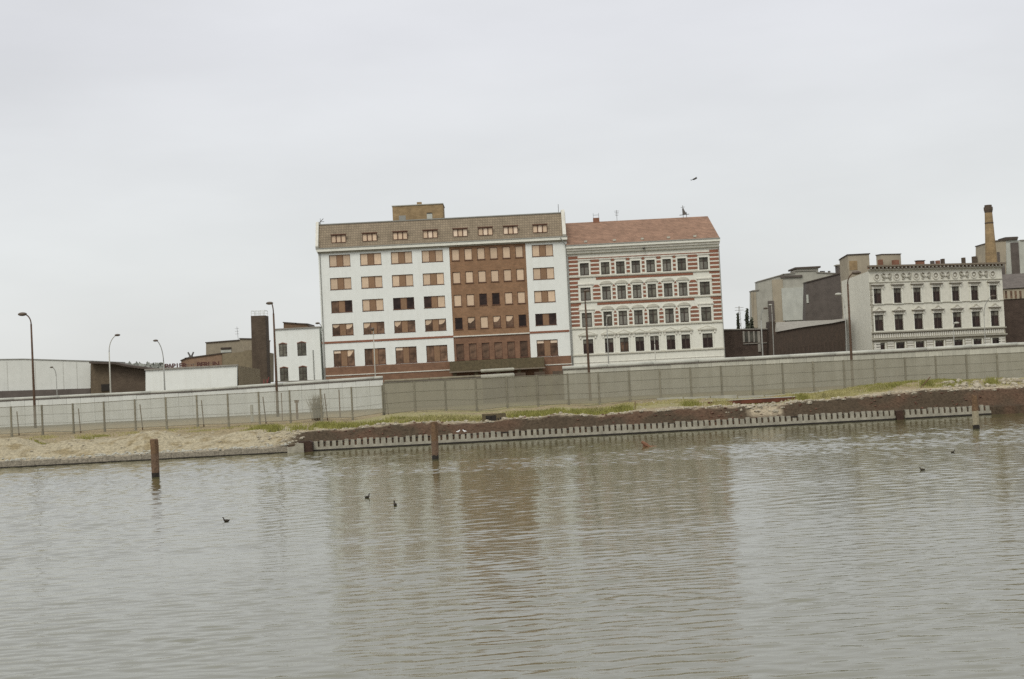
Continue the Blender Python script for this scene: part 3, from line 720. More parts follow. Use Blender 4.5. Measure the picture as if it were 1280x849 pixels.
# ================================================================== BUILDING 3: ornate house on the right
P0 = P(1085, 335, 205.0)
px1 = P(1251.5, 328, 213.0)
th = math.atan2(8.0, px1.x - P0.x); W3 = math.hypot(8.0, px1.x - P0.x)
b3 = thing('ornate_house', 'cream townhouse with window pediments and round frieze medallions, its blank gable facing the shed', 'townhouse', (P0.x, 205.0, GZ), th)
def z3(y_): return P(1098, y_, 205.4).z - GZ
pit = (W3 - 2.95) / 6
c3 = [1.5 + pit * i for i in range(7)]
c3 = [P(1097.7, 370, 205.5).x - P0.x + i * (W3 - 2*1.55) / 6 for i in range(7)]
R3 = [(z3(379.0), z3(361.0), 1.32), (z3(413.2), z3(394.0), 1.5), (z3(437.2), z3(429.2), 1.5)]
holes = [(c - r[2]/2, c + r[2]/2, r[0], r[1]) for r in R3 for c in c3]
zt3 = z3(338)
zsp = z3(416.0); mb = MB().m(stucco_w); facade(mb, 0, W3, zsp, zt3, [h for h in holes if h[2] > zsp])
mb.m(mat('dirty_stucco', (0.50, 0.47, 0.37), var=0.15, scale=3.0, streak=0.45, grime=(0.26, 0.23, 0.17))); facade(mb, 0, W3, 0, zsp, [h for h in holes if h[2] < zsp])
# trapezoid plan: the blank side runs straight back
gv = Matrix.Rotation(-th, 3, 'Z') @ Vector((-0.9, 13, 0)); sx, sy_ = gv.x, gv.y
mb.m(stucco_w)
zt_g = zt3 - 0.1
bk = [(0, 0), (W3, 0), (W3, 12), (sx, sy_)]
mb.quad((0, 0, 0), (sx, sy_, 0), (sx, sy_, zt_g-0.5), (0, 0, zt_g)); mb.quad((W3, 0, 0), (W3, 12, 0), (W3, 12, zt3), (W3, 0, zt3)); mb.quad((W3, 12, 0), (sx, sy_, 0), (sx, sy_, zt_g-0.5), (W3, 12, zt3))
mb.m(dark_roof); mb.quad((0, 0, zt_g), (W3, 0, zt3+0.01), (W3, 12, zt3+0.01), (sx, sy_, zt_g-0.5))
part('wall', mb, b3)
for ri, r in enumerate(R3):
    for j, c in enumerate(c3):
        window_obj(b3, c, r[0], r[1], r[2], 'sash' if ri < 2 else 'single' if False else 'sash', 'D')
zc0, zc1 = z3(338.5), z3(331.8)
mb = MB().m(trim_dark); mb.box(-0.15, W3+0.35, -0.75, 0.0, zc1-0.25, zc1); mb.m(red_brick); mb.box(-0.1, W3+0.2, -0.3, 0.0, zc0+0.25, zc1-0.25)
mb.m(cream2); nmod = 36
for k in range(nmod): x = 0.05 + k * (W3 - 0.2) / (nmod - 1); mb.box(x, x+0.2, -0.6, -0.3, zc0+0.3, zc1-0.3)
mb.m(trim_grey); mb.box(-0.1, W3+0.15, -0.4, 0.0, zc0+0.05, zc0+0.25)
part('cornice', mb, b3)
mb = MB().m(trim_grey); za, zb = z3(352.5), z3(341)
mb.box(0, W3, -0.1, 0, za-0.1, za); mb.box(0, W3, -0.1, 0, z3(380.8), z3(379.9)); mb.box(-0.05, W3+0.05, -0.3, 0, z3(416.6), z3(415.0)); mb.box(-0.05, W3+0.05, -0.4, 0, z3(425.4), z3(423.6))
mb.m(trim_dark); mb.box(-0.05, W3+0.05, -0.22, 0, z3(417.2), z3(416.6)); mb.box(-0.05, W3+0.05, -0.3, 0, z3(426.2), z3(425.4))
mb.m(cream2)
for k in range(60): x = 0.3 + k*(W3-0.9)/59; mb.box(x, x+0.22, -0.12, 0, z3(422.8), z3(418))
for c in [0.75] + [(c3[i]+c3[i+1])/2 for i in range(6)] + [W3-0.75]:
    for k in range(3): mb.box(c-0.55, c+0.55, -0.1, 0, z3(430.5+k*3.2), z3(428.2+k*3.2))
part('string_course', mb, b3)
def medallion():
    mb = MB().m(cream2)
    n = 20
    for k in range(n):
        t0, t1 = 2*math.pi*k/n, 2*math.pi*(k+1)/n
        ring = []
        for t in (t0, t1):
            for rr, yy in ((0.44, 0.0), (0.44, -0.12), (0.33, -0.12), (0.33, -0.02)): ring.append((rr*math.cos(t), yy, rr*math.sin(t)))
        mb.add(ring, [(0,4,5,1), (1,5,6,2), (2,6,7,3)])
    mb.m(trim_grey); mb.add([(0.33*math.cos(2*math.pi*k/n), -0.02, 0.33*math.sin(2*math.pi*k/n)) for k in range(n)], [tuple(range(n))])
    mb.m(cream2); ico(mb, (0, -0.05, 0), 0.17, 1, (1, 0.6, 1.1)); mb.m(trim_dark); ico(mb, (0, -0.09, 0.14), 0.1, 1, (1.1, 0.5, 0.7))
    return mb.mesh('medallion')
def garland():
    mb = MB().m(trim_grey)
    for s in (-1, 1):
        mb.tube([(s*0.75, -0.05, 0.28), (s*0.6, -0.08, 0.05), (s*0.35, -0.08, -0.12), (s*0.12, -0.06, 0.0)], [0.07, 0.13, 0.13, 0.06], 6)
        mb.tube([(s*0.7, -0.05, -0.28), (s*0.45, -0.07, -0.3), (s*0.3, -0.05, -0.2)], [0.05, 0.08, 0.04], 6)
    mb.m(trim_dark)
    for s in (-1, 1): mb.tube([(s*0.55, -0.06, 0.34), (s*0.25, -0.08, 0.22)], [0.07, 0.05], 6)
    mb.m(cream2); ico(mb, (0, -0.08, 0.02), 0.2, 1, (1, 0.6, 1))
    return mb.mesh('garland')
mdl, gar = medallion(), garland()
zm = (za + zb) / 2 + 0.05
for c in c3: link('medallion', mdl, b3, (c, 0, zm)).scale = (1.25, 1, 1.25)
for i in range(6): link('garland', gar, b3, ((c3[i] + c3[i+1]) / 2, 0, zm)).scale = (1.12, 1, 1.35)
def hood3(kind):
    mb = MB().m(trim_dark)
    mb.box(-1.05, 1.05, -0.35, 0, 0.46, 0.56); mb.m(trim_grey); mb.box(-0.95, 0.95, -0.28, 0, 0.36, 0.48)
    if kind:
        mb.m(cream2); mb.box(-1.1, 1.1, -0.4, 0, 0.56, 0.64); mb.m(trim_grey); mb.prism([(-0.85, 0.64), (0.85, 0.64), (0.35, 0.82), (0, 1.12), (-0.35, 0.82)], -0.3, 0); mb.m(cream2); mb.prism([(-0.45, 0.66), (0.45, 0.66), (0, 0.88)], -0.33, -0.3)
    else:
        mb.m(cream2); mb.box(-1.1, 1.1, -0.4, 0, 0.56, 0.66); mb.m(trim_grey); mb.box(-0.95, 0.95, -0.2, 0, 0.66, 0.78)
    mb.m(cream2)
    mb.box(-0.75, 0.75, -0.08, 0, 0.04, 0.36)
    for s in (-1, 1): mb.box(s*0.85-0.1, s*0.85+0.1, -0.2, 0, 0.0, 0.36)
    return mb.mesh('window_hood')
h0, h1 = hood3(0), hood3(1)
for c in c3:
    link('window_hood', h0, b3, (c, -0.002, R3[0][1])); link('window_hood', h1, b3, (c, -0.002, R3[1][1]))
    for r in R3: link('window_surround', cached(('s3', round(r[2], 2), round(r[1]-r[0], 2)), lambda r=r: surround_mesh(r[2], r[1]-r[0])), b3, (c, -0.002, r[0]))
mb = MB().m(trim_grey)
mb.box(0.08, 0.38, -0.03, 0, 0.3, za-0.1)
for k in range(15): z = 0.3 + k * (za - 0.5) / 15; mb.box(0.06, 0.55 if k % 2 else 0.4, -0.07, 0, z, z + 0.5)
part('corner_quoins', mb, b3)
def roofbox(mt, xa, xb, ytop, ybot=336, yy=2.0, d=0.6, name='chimney', lid=True, par=None):
    """small rooftop block given by where its outline stands"""
    D = 205 + yy
    a = P(xa, ytop, D + 4 * 0); b_ = P(xb, ytop, D)
    def loc(pt, z): v = Matrix.Rotation(-th, 3, 'Z') @ Vector((pt.x - P0.x, D - 205.0, 0)); return v
    la, lb = loc(a, 0), loc(b_, 0)
    mb = MB().m(mt); mb.box(la.x, lb.x, la.y, la.y + d, zt3 - 0.2, a.z - GZ)
    if lid and xb - xa > 9: mb.m(dark_roof); mb.box(la.x-0.08, lb.x+0.08, la.y-0.08, la.y+d+0.08, a.z-GZ, a.z-GZ+0.12)
    return part(name, mb, b3)
roofbox(concrete_b, 1102, 1132, 318.5, name='roof_house', d=1.4, yy=4)
roofbox(chim_red, 1117.5, 1125.5, 325, yy=3)
roofbox(chim_red, 1100, 1104.5, 324.5, yy=3.5)
for xa, xb, yt in ((1147, 1158, 326.5), (1165.5, 1169, 326), (1172, 1176, 325.6), (1178.4, 1181.6, 323.5), (1204.5, 1207.5, 322), (1217.5, 1222, 320.5), (1222.5, 1228, 319.5)):
    roofbox(random.choice([chim_red, concrete_d, tower_brick]) if xa != 1222.5 else concrete_b, xa, xb, yt, yy=4 + (xa-1085)*0.045)

# stair tower behind the ornate house
a = P(1061, 344, 219); b_ = P(1087, 330, 219)
st = thing('stair_tower', 'squat buff concrete tower rising behind the blank gable of the cream townhouse', 'tower', (a.x, 219, GZ))
w_ = b_.x - a.x; zt = P(1075, 318.5, 219).z - GZ
mb = MB().m(concrete_b); mb.prismx([(0, 0), (5.6, 0), (5.6, zt-0.35), (4.2, zt-0.2), (0, zt)], 0, w_); part('wall', mb, st)
mb = MB().m(dark_roof); mb.prismx([(-0.15, zt+0.02), (4.2, zt-0.18), (5.7, zt-0.33), (5.7, zt-0.2), (4.2, zt-0.05), (-0.15, zt+0.16)], -0.12, w_+0.15); part('roof', mb, st)
mb = MB().m(tan_brick); mb.box(w_*0.05, w_*0.42, -0.05, 0, zt-2.3, zt-0.9); part('bricked_window', mb, st)

# ================================================================== right: grey industrial buildings
def block(name, label, cat, D, poly, mt, depth, lid=None, group=None):
    """building whose front outline is poly [(px, py), ...] (counter-clockwise), standing D m out, depth m deep"""
    pts = [P(x, y, D) for x, y in poly]; x0 = min(p.x for p in pts)
    t_ = thing(name, label, cat, (x0, D, GZ), 0, group)
    prof = [(p.x - x0, max(0.0, p.z - GZ)) for p in pts]
    mb = MB().m(mt); mb.prism(prof, 0, depth); part('wall', mb, t_)
    if lid:
        # roof edge strip along the upper outline
        mb = MB().m(lid)
        for i in range(len(prof)):
            a, b_ = prof[i], prof[(i+1) % len(prof)]
            if a[1] > 2.6 and b_[1] > 2.6 and abs(b_[0]-a[0]) > 0.6:
                lo, hi = (a, b_) if a[0] < b_[0] else (b_, a)
                mb.prism([(lo[0]-0.1, lo[1]), (hi[0]+0.1, hi[1]), (hi[0]+0.1, hi[1]+0.16), (lo[0]-0.1, lo[1]+0.16)], -0.18, depth+0.1)
        part('roof_edge', mb, t_)
    return t_, x0
D = 262
gb, gx0 = block('warehouse', 'grey stepped concrete warehouse with a pale square panel, behind the dark timber shed', 'warehouse', D,
    [(941, 452), (1059, 452), (1057, 343), (1021, 341), (1020, 338.5), (993, 339.5), (993, 341.8), (979, 343.5), (948, 352.5), (948, 363), (941, 364)], concrete, 3.5, grey_roof)
def gpanel(name, mt, x0, x1, y0, y1, pr=0.25):
    a = P(x0, y1, D - 0.3); b_ = P(x1, y0, D - 0.3); mb = MB().m(mt); mb.box(a.x-gx0, b_.x-gx0, -pr, 0.0, a.z-GZ, b_.z-GZ); part(name, mb, gb)
gpanel('render_panel', concrete_l, 979, 1006, 359, 401)
gpanel('render_panel', concrete_b, 968, 978.4, 349, 404, 0.15)
gpanel('stain_panel', concrete_d, 976, 1003, 343.6, 347.5, 0.3)
gpanel('pilaster', concrete_b, 941.2, 945, 365, 410, 0.12)
gpanel('duct', concrete_d, 961.5, 967, 376, 404, 0.5)
mb = MB().m(concrete); a = P(991, 341, D+6); b_ = P(1017, 337, D+6); mb.box(a.x-gx0, b_.x-gx0, 2, 8, a.z-GZ-1, b_.z-GZ); mb.m(dark_roof); mb.box(a.x-gx0-.4, b_.x-gx0+.4, 1.6, 8.4, b_.z-GZ, b_.z-GZ+.3); part('roof_house', mb, gb)
mb = MB().m(ant_m)
for px in (1031, 1034, 1041): p = P(px, 340, D); mb.tube([(p.x-gx0, 3, p.z-GZ-1), (p.x-gx0, 3, p.z-GZ+0.4)], 0.25, 6)
part('vent_stack', mb, gb)
# dark wall with rising parapet
dk, dx0 = block('factory_hall', 'dark grey factory hall with a slanting parapet, between the pale panel and the townhouse gable', 'factory', 240,
    [(1006, 452), (1053, 452), (1053, 341.5), (1049, 342.5), (1008, 353.6)], concrete_d, 2.5, dark_roof)
p = P(1008, 373, 239.9); mb = MB().m(concrete_l); mb.box(p.x-dx0, p.x-dx0+0.35, -0.1, 0, p.z-GZ-0.8, p.z-GZ+0.6); part('wall_lamp', mb, dk)
p = P(1050, 327, 240); mb = MB().m(concrete_d); mb.box(p.x-dx0-0.3, p.x-dx0+0.9, 0.5, 2.5, 10, P(1050, 331.5, 240).z-GZ); mb.m(trim_grey); mb.box(p.x-dx0-0.5, p.x-dx0+1.0, 0.4, 2.6, P(1050, 331.5, 240).z-GZ, P(1050, 331, 240).z-GZ+0.1); part('chimney', mb, dk)
# timber shed
sh, sx0 = block('timber_shed', 'long dark timber shed with a rising eave, in front of the grey warehouse', 'shed', 212,
    [(961, 455), (1057, 455), (1057, 400.5), (1040, 404), (1000, 409.5), (978, 413.5), (969, 415), (969, 402), (962, 402)], wood_dark, 3, None)
mb = MB().m(grey_roof)
a = [P(x, y, 212) for x, y in ((970, 415), (1000, 409.5), (1040, 404), (1057, 400.5))]; bq = [P(x, y, 218) for x, y in ((970, 403), (1000, 401.5), (1040, 400), (1057, 398))]
for i in range(3):
    mb.quad((a[i].x-sx0, -0.3, a[i].z-GZ), (a[i+1].x-sx0, -0.3, a[i+1].z-GZ), (bq[i+1].x-sx0, 6, bq[i+1].z-GZ), (bq[i].x-sx0, 6, bq[i].z-GZ))
part('roof', mb, sh)
mb = MB().m(wood_dark)
xx = 1.2
while xx < 11.3: mb.box(xx, xx+0.09, -0.07, 0, 0, 4.2 + 0.1*xx); xx += 0.62
part('batten', mb, sh)
# low brick wall building left of it
bw, bx_ = block('brick_outbuilding', 'low dark brick outbuilding between the striped house and the timber shed', 'outbuilding', 214,
    [(905.5, 458), (961, 458), (961, 411.8), (905.5, 412.8)], dark_brick, 8, grey_roof)
mb = MB().m(grey_roof)
for x0, x1, y0, y1 in ((929, 961, 428, 430.5), (929, 930.5, 414, 428), (935.5, 937, 414, 428), (942, 943.2, 414, 428), (948, 950, 414, 440), (960, 961, 414, 428)):
    a = P(x0, y1, 213.8); b_ = P(x1, y0, 213.8); mb.box(a.x-bx_, b_.x-bx_, -0.16, 0.02, a.z-GZ, b_.z-GZ)
part('loading_frame', mb, bw)
mb = MB().m(glass_grey)
for x0, x1 in ((930.7, 935.3), (937.2, 941.8), (943.4, 947.8)):
    a = P(x0, 427.5, 213.9); b_ = P(x1, 414.5, 213.9); mb.box(a.x-bx_, b_.x-bx_, -0.05, -0.004, a.z-GZ, b_.z-GZ)
part('window_band', mb, bw)

# chimney stack
c = P(1237.5, 330, 236); ct = P(1234.6, 256.5, 236)
ch = thing('factory_chimney', 'tall ochre brick factory chimney behind the cream townhouse', 'chimney', (c.x+0.25, 236, GZ))
zt = ct.z - GZ
mb = MB().m(tan_brick); mb.tube([(0, 0, 0), (0, 0, c.z-GZ), (0, 0, zt-0.9)], [1.15, 0.98, 0.60], 12); part('shaft', mb, ch)
mb = MB().m(tower_brick); mb.tube([(0, 0, zt-3.1), (0, 0, zt-2.9)], [0.72, 0.72], 12); mb.tube([(0, 0, zt-1.3), (0, 0, zt-0.8), (0, 0, zt-0.35)], [0.62, 0.74, 0.74], 12); mb.tube([(0, 0, zt-0.35), (0, 0, zt)], [0.6, 0.6], 12); part('crown', mb, ch)
# tall grey tower block
tb, tx0 = block('silo_tower', 'tall pale grey silo building with a dark vertical window strip, right of the chimney', 'industrial building', 252,
    [(1258, 452), (1312, 452), (1312, 299), (1276, 301), (1272, 301), (1272, 297.5), (1258, 301)], concrete_l, 3.2, grey_roof)
a = P(1265.5, 346, 251.9); b_ = P(1273, 303, 251.9); mb = MB().m(concrete_d); mb.box(a.x-tx0, b_.x-tx0, -0.1, 0, a.z-GZ, b_.z-GZ); part('window_strip', mb, tb)
mb = MB().m(dark_roof); a = P(1257, 300, 251.5); b_ = P(1272.5, 297, 251.5); mb.box(a.x-tx0, b_.x-tx0, -0.4, 3.4, a.z-GZ, a.z-GZ+0.5); part('roof', mb, tb)
ta, ux0 = block('brick_workshop', 'brown and grey workshop with narrow windows, close behind the factory chimney', 'workshop', 246,
    [(1243, 452), (1257.5, 452), (1257.5, 300.5), (1243, 302)], concrete_b, 10, dark_roof)
mb = MB().m(concrete_d)
for x0, x1, y0, y1 in ((1247, 1249.5, 315, 327), (1244, 1256, 330, 345)):
    a = P(x0, y1, 245.9); b_ = P(x1, y0, 245.9); mb.box(a.x-ux0, b_.x-ux0, -0.08, -0.004, a.z-GZ, b_.z-GZ)
part('window_strip', mb, ta)
# dark roofed brick hall at the right edge
hb, hx0 = block('brick_hall', 'dark red brick hall with a grey pitched roof beyond the right end of the townhouse', 'hall', 222,
    [(1249.5, 452), (1320, 452), (1320, 360), (1249.5, 362)], dark_brick, 14, None)
mb = MB().m(mat('slate_roof', (0.145, 0.125, 0.11), var=0.2, scale=1.5, streak=0.3)); a = P(1249, 361.5, 222); b_ = P(1320, 357, 222); c_ = P(1320, 339, 227); d_ = P(1251, 343.5, 227)
mb.quad((a.x-hx0, -0.4, a.z-GZ), (b_.x-hx0, -0.4, b_.z-GZ), (c_.x-hx0, 5, c_.z-GZ), (d_.x-hx0, 5, d_.z-GZ)); mb.quad((d_.x-hx0, 5, d_.z-GZ), (c_.x-hx0, 5, c_.z-GZ), (c_.x-hx0, 14, a.z-GZ), (d_.x-hx0, 14, a.z-GZ)); part('roof', mb, hb)
mb = MB().m(concrete_b); a = P(1250.5, 374.5, 221.9); b_ = P(1320, 360, 221.9); mb.box(a.x-hx0, b_.x-hx0, -0.14, -0.004, a.z-GZ, a.z-GZ+1.55); part('rendered_storey', mb, hb)
for px in (1253.5, 1258, 1264.5, 1270, 1276): 
    p = P(px, 368, 221.7); mb = MB().m(glass_brown); mb.box(p.x-hx0-0.16, p.x-hx0+0.16, -0.19, -0.14, p.z-GZ-0.6, p.z-GZ+0.55); part('window', mb, hb)

# ================================================================== left side buildings
# white annex against the office block
an, ax0 = block('annex', 'low white annex with four arched windows against the left end of the office block', 'annex', 205.6,
    [(344.5, 478), (402.5, 476), (399, 409.5), (343.5, 412.5)], white, 12, grey_roof)
k_ = 1
for wx0, wx1, y0, y1 in ((349, 358.3, 429, 446), (372, 382.3, 427.5, 445), (350.3, 359.8, 459, 477), (374, 383.3, 457.8, 476)):
    a = P(wx0, y1, 205.5); b_ = P(wx1, y0, 205.5); w_ = b_.x - a.x; h_ = b_.z - a.z
    mb = MB().m(wframe)
    arc = [(0, 0), (w_, 0), (w_, h_-0.18), (w_*0.75, h_-0.04), (w_*0.5, h_), (w_*0.25, h_-0.04), (0, h_-0.18)]
    mb.prism(arc, -0.02, 0.06); mb.m(chim_red); mb.prism([(0, h_-0.18), (w_*0.25, h_-0.04), (w_*0.5, h_), (w_*0.75, h_-0.04), (w_, h_-0.18), (w_+0.05, h_-0.05), (w_*0.5, h_+0.14), (-0.05, h_-0.05)][::-1], -0.05, 0.0)
    wo = part('window', mb, an, loc=(a.x-ax0, 0, a.z-GZ))
    mb = MB().m(glass_grey)
    for i in range(2):
        for j in range(2): mb.box(0.09+i*(w_/2-0.02), w_/2-0.05+i*(w_/2-0.04), -0.045, -0.024, 0.1+j*(h_/2-0.08), h_/2-0.05+j*(h_/2-0.15))
    part('pane', mb, wo)
mb = MB().m(gutter)
for px in (391.5, 344.2): p = P(px, 445, 205.5); mb.tube([(p.x-ax0, -0.1, 0), (p.x-ax0, -0.1, 7.6)], 0.06, 6)
part('downpipe', mb, an)
ar, arx = block('rooftop_shed', 'brown curved-top roof shed rising behind the white annex', 'roof structure', 212,
    [(354.5, 430), (389.5, 430), (389.5, 410), (384, 405.8), (370, 405), (354.5, 403.8)], mat('brown_panelling', (0.2, 0.13, 0.08), var=0.25, scale=3), 7, dark_roof)
# dark brick tower with railing
tw, twx = block('brick_tower', 'slim dark brown brick tower with a white railing on top, beside the white annex', 'tower', 226,
    [(316, 480), (334.5, 480), (331.5, 394.3), (313.5, 395)], tower_brick, 3.0, None)
mb = MB().m(wall_w); zt = P(322, 394.5, 226).z-GZ; za_ = P(322, 388.3, 226).z-GZ
wt = P(331.5, 394, 226).x-P(313.5, 394, 226).x; o_ = P(313.5, 394, 226).x - twx
for yy in (0.1, 2.8):
    for k in range(4): x = o_+0.08+k*(wt-0.16)/3; mb.tube([(x, yy, zt), (x, yy, za_)], 0.035, 5)
    for z in (za_, (za_+zt)/2): mb.tube([(o_+0.08, yy, z), (o_+wt-0.08, yy, z)], 0.03, 5)
for k in (0, 1):
    x = o_+0.08+k*(wt-0.16); mb.tube([(x, 0.1, za_), (x, 2.8, za_)], 0.03, 5)
part('railing', mb, tw)
# tan brick building
tn, tnx = block('tan_workshop', 'flat-roofed tan rendered workshop left of the slim brick tower', 'workshop', 236,
    [(257.5, 470), (322, 470), (322, 424.5), (316, 424.2), (300, 423.8), (298.5, 425.8), (257.5, 429)], tan_render, 12, dark_roof)
mb = MB().m(concrete_l); a = P(276, 441, 235.9); b_ = P(289, 437, 235.9); mb.box(a.x-tnx, b_.x-tnx, -0.1, 0, a.z-GZ, b_.z-GZ); mb.m(wframe); a = P(276, 436.6, 235.9); b_ = P(289, 434, 235.9); mb.box(a.x-tnx, b_.x-tnx, -0.25, 0, a.z-GZ, b_.z-GZ); part('window_band', mb, tn)
mb = MB().m(ant_m); p = P(296.5, 424, 236); mb.tube([(p.x-tnx, 1, p.z-GZ-0.3), (p.x-tnx-0.15, 1, p.z-GZ+2.1)], 0.03, 5)
for k in range(3): mb.tube([(p.x-tnx-0.5, 1, p.z-GZ+0.9+0.45*k), (p.x-tnx+0.15, 1, p.z-GZ+0.9+0.45*k)], 0.02, 4)
part('antenna', mb, tn)
pk, pkx = block('paper_works', 'pinkish brick works building behind the roof lettering', 'factory', 228,
    [(226.5, 475), (277.5, 475), (277.5, 442.2), (232, 448.5), (226.5, 451.5)], pink_brick, 8, dark_roof)
ol, olx = block('rendered_workshop', 'olive rendered workshop with a bumpy roofline, in front of the tan workshop', 'workshop', 227,
    [(277.8, 478), (333, 478), (333, 441), (318, 437.5), (307, 438), (303, 440), (294, 440.8), (277.8, 442.3)], olive_render, 7, None)
# long white hall with lettering on its roof
wh, whx = block('white_hall', 'long low white hall under the red roof lettering, with a dark end wall', 'hall', 172,
    [(182, 500), (296.3, 495), (296.3, 457.2), (182, 463)], white, 0.3, grey_roof)
mb = MB().m(olive_render); a = P(296.5, 457.2, 172); e1 = P(325, 461.5, 188)
x0 = a.x-whx; x1 = e1.x-whx
mb.quad((x0, 0.3, 0), (x1, 16, 0), (x1, 16, e1.z-GZ), (x0, 0.3, a.z-GZ))
aa = P(182, 463, 172); mb.m(white); mb.quad((0, 0.3, 0), (0, 0.3, aa.z-GZ), (0, 16, aa.z-GZ), (0, 16, 0)); mb.quad((0, 16, 0), (0, 16, aa.z-GZ), (x1, 16, e1.z-GZ), (x1, 16, 0))
mb.m(dark_roof); mb.quad((0, 0.3, aa.z-GZ-0.05), (x0, 0.3, a.z-GZ-0.05), (x1, 16, e1.z-GZ), (0, 16, aa.z-GZ))
part('end_wall', mb, wh)
mb = MB().m(pink_brick); mb.box(P(258, 480, 172).x-whx, x0, -0.05, -0.004, 0.6, 1.5); part('brick_footing', mb, wh)
# lettering
def letters(txt, size, parent, x, y, z, mt, pitch):
    xx = x
    for chh in txt:
        if chh != ' ':
            cu = bpy.data.curves.new('letter', 'FONT'); cu.body = chh; cu.size = size; cu.extrude = 0.06; cu.align_x = 'CENTER'; cu.offset = 0.02
            o = bpy.data.objects.new('tmp', cu); COL.objects.link(o); bpy.context.view_layer.update()
            me = bpy.data.meshes.new_from_object(o.evaluated_get(bpy.context.evaluated_depsgraph_get())); bpy.data.objects.remove(o)
            me.transform(Matrix.Rotation(math.pi/2, 4, 'X')); me.materials.clear(); me.materials.append(mt)
            lo = link('letter', me, parent, (xx, y, z))
        xx += pitch
a = P(207, 461, 173); b_ = P(270, 457, 173)
sg = thing('roof_lettering', 'red letters reading PAPIER and BERLIN on the roof of the long white hall', 'sign', (a.x, 173.5, a.z - 0.15))
letters('PAPIER \u00b7 BERLIN', 0.9, sg, 0, 0, 0.12, sign_red, (b_.x - a.x) / 14.0)
mb = MB().m(ant_m); L = b_.x - a.x
mb.tube([(-0.3, 0.1, 0.1), (L*0.95, 0.1, 0.1)], 0.03, 5); mb.tube([(-0.3, 0.1, 0.55), (L*0.95, 0.1, 0.55)], 0.02, 5)
for k in range(8): mb.tube([(k*L/7.5, 0.12, -0.4), (k*L/7.5, 0.12, 0.6)], 0.03, 5)
part('mounting_rail', mb, sg)
p = P(237, 447.5, 228)
em = thing('roof_emblem', 'small dark V-shaped emblem on struts above the pinkish brick works', 'emblem', (p.x, 229, p.z-0.1))
mb = MB().m(ant_m)
for s in (-1, 1): mb.tube([(0, 0, 0.15), (s*0.45, 0, 1.05)], [0.16, 0.12], 6); mb.tube([(s*0.2, 0, 0.4), (s*0.85, 0, -0.1)], 0.05, 5)
part('emblem_arms', mb, em)
# dark shed between the halls
ds, dsx = block('brown_shed', 'brown shed with a flat overhanging roof between the two white halls', 'shed', 176,
    [(113.5, 500), (182, 497), (181, 461.5), (160, 458.5), (146, 455), (113.5, 454)], mat('brown_boarding', (0.15, 0.115, 0.075), var=0.2, scale=3, streak=0.4), 1.8, None)
mb = MB().m(dark_roof)
pl = [P(x, y, 175) for x, y in ((112, 453.2), (144, 454.2), (160, 457.6), (191, 461.5))]
for i in range(3): mb.prism([(pl[i].x-dsx, pl[i].z-GZ-0.12), (pl[i+1].x-dsx, pl[i+1].z-GZ-0.12), (pl[i+1].x-dsx, pl[i+1].z-GZ+0.12), (pl[i].x-dsx, pl[i].z-GZ+0.12)], -1.2, 1.9)
part('roof', mb, ds)
mb = MB().m(tower_brick); a = P(139, 490, 175.8); b_ = P(181.5, 461, 175.8); mb.prism([(a.x-dsx, 0), (b_.x-dsx, 0), (b_.x-dsx, b_.z-GZ-0.2), (a.x-dsx, b_.z-GZ+0.45)], -0.12, 0); part('side_wall', mb, ds)
mb = MB().m(tar); a = P(126, 489, 175.6); b_ = P(137, 480, 175.6); mb.box(a.x-dsx, b_.x-dsx, -0.16, -0.004, a.z-GZ, b_.z-GZ); part('door', mb, ds)
# left white hall
lh, lhx = block('storage_hall', 'large plain white storage hall at the left edge, beside the brown shed', 'hall', 178,
    [(-70, 506), (113, 506), (113, 451.8), (60, 450.2), (30, 449.3), (-5, 449.8), (-70, 453)], wall_w, 16, None)
seam = mat('seam_grey', (0.50, 0.50, 0.45), var=0.1)
for px in (9, 44, 79, 96): p = P(px, 470, 177.9); mb = MB().m(seam); mb.box(p.x-lhx-0.03, p.x-lhx+0.03, -0.02, -0.002, 0.5, P(px, 452, 177.9).z-GZ); part('panel_seam', mb, lh)
mb = MB().m(concrete_d); a = P(-70, 500, 177); b_ = P(113, 488, 177); mb.prism([(0, 0), (b_.x-lhx, 0), (b_.x-lhx, P(113, 485.5, 177).z-GZ), (0, P(-70, 491, 177).z-GZ)], -1.0, -0.01); part('loading_ramp', mb, lh)
mb = MB().m(gutter); 
tp = [P(x, y, 178) for x, y in ((-70, 453), (-5, 449.8), (30, 449.3), (60, 450.2), (113.3, 451.8))]
for i in range(4): mb.prism([(tp[i].x-lhx, tp[i].z-GZ), (tp[i+1].x-lhx, tp[i+1].z-GZ), (tp[i+1].x-lhx, tp[i+1].z-GZ+0.1), (tp[i].x-lhx, tp[i].z-GZ+0.1)], -0.1, 16)
part('roof_edge', mb, lh)
# red machinery beside the tower
p = P(330, 478, 204)
rm = thing('red_frame', 'small red metal frame standing beside the slim brick tower', 'frame', (p.x, 204, GZ))
mb = MB().m(red_paint)
for xx in (0, 0.45): mb.tube([(xx, 0, 0), (xx, 0, 3.7)], 0.07, 6)
mb.tube([(0.45, 0, 3.0), (0.75, 0, 4.0)], 0.06, 6); mb.tube([(-0.3, 0, 1.3), (0.8, 0, 1.15)], 0.12, 6); mb.tube([(-0.2, 0, 2.6), (0.7, 0, 2.6)], 0.07, 6)
part('strut', mb, rm)

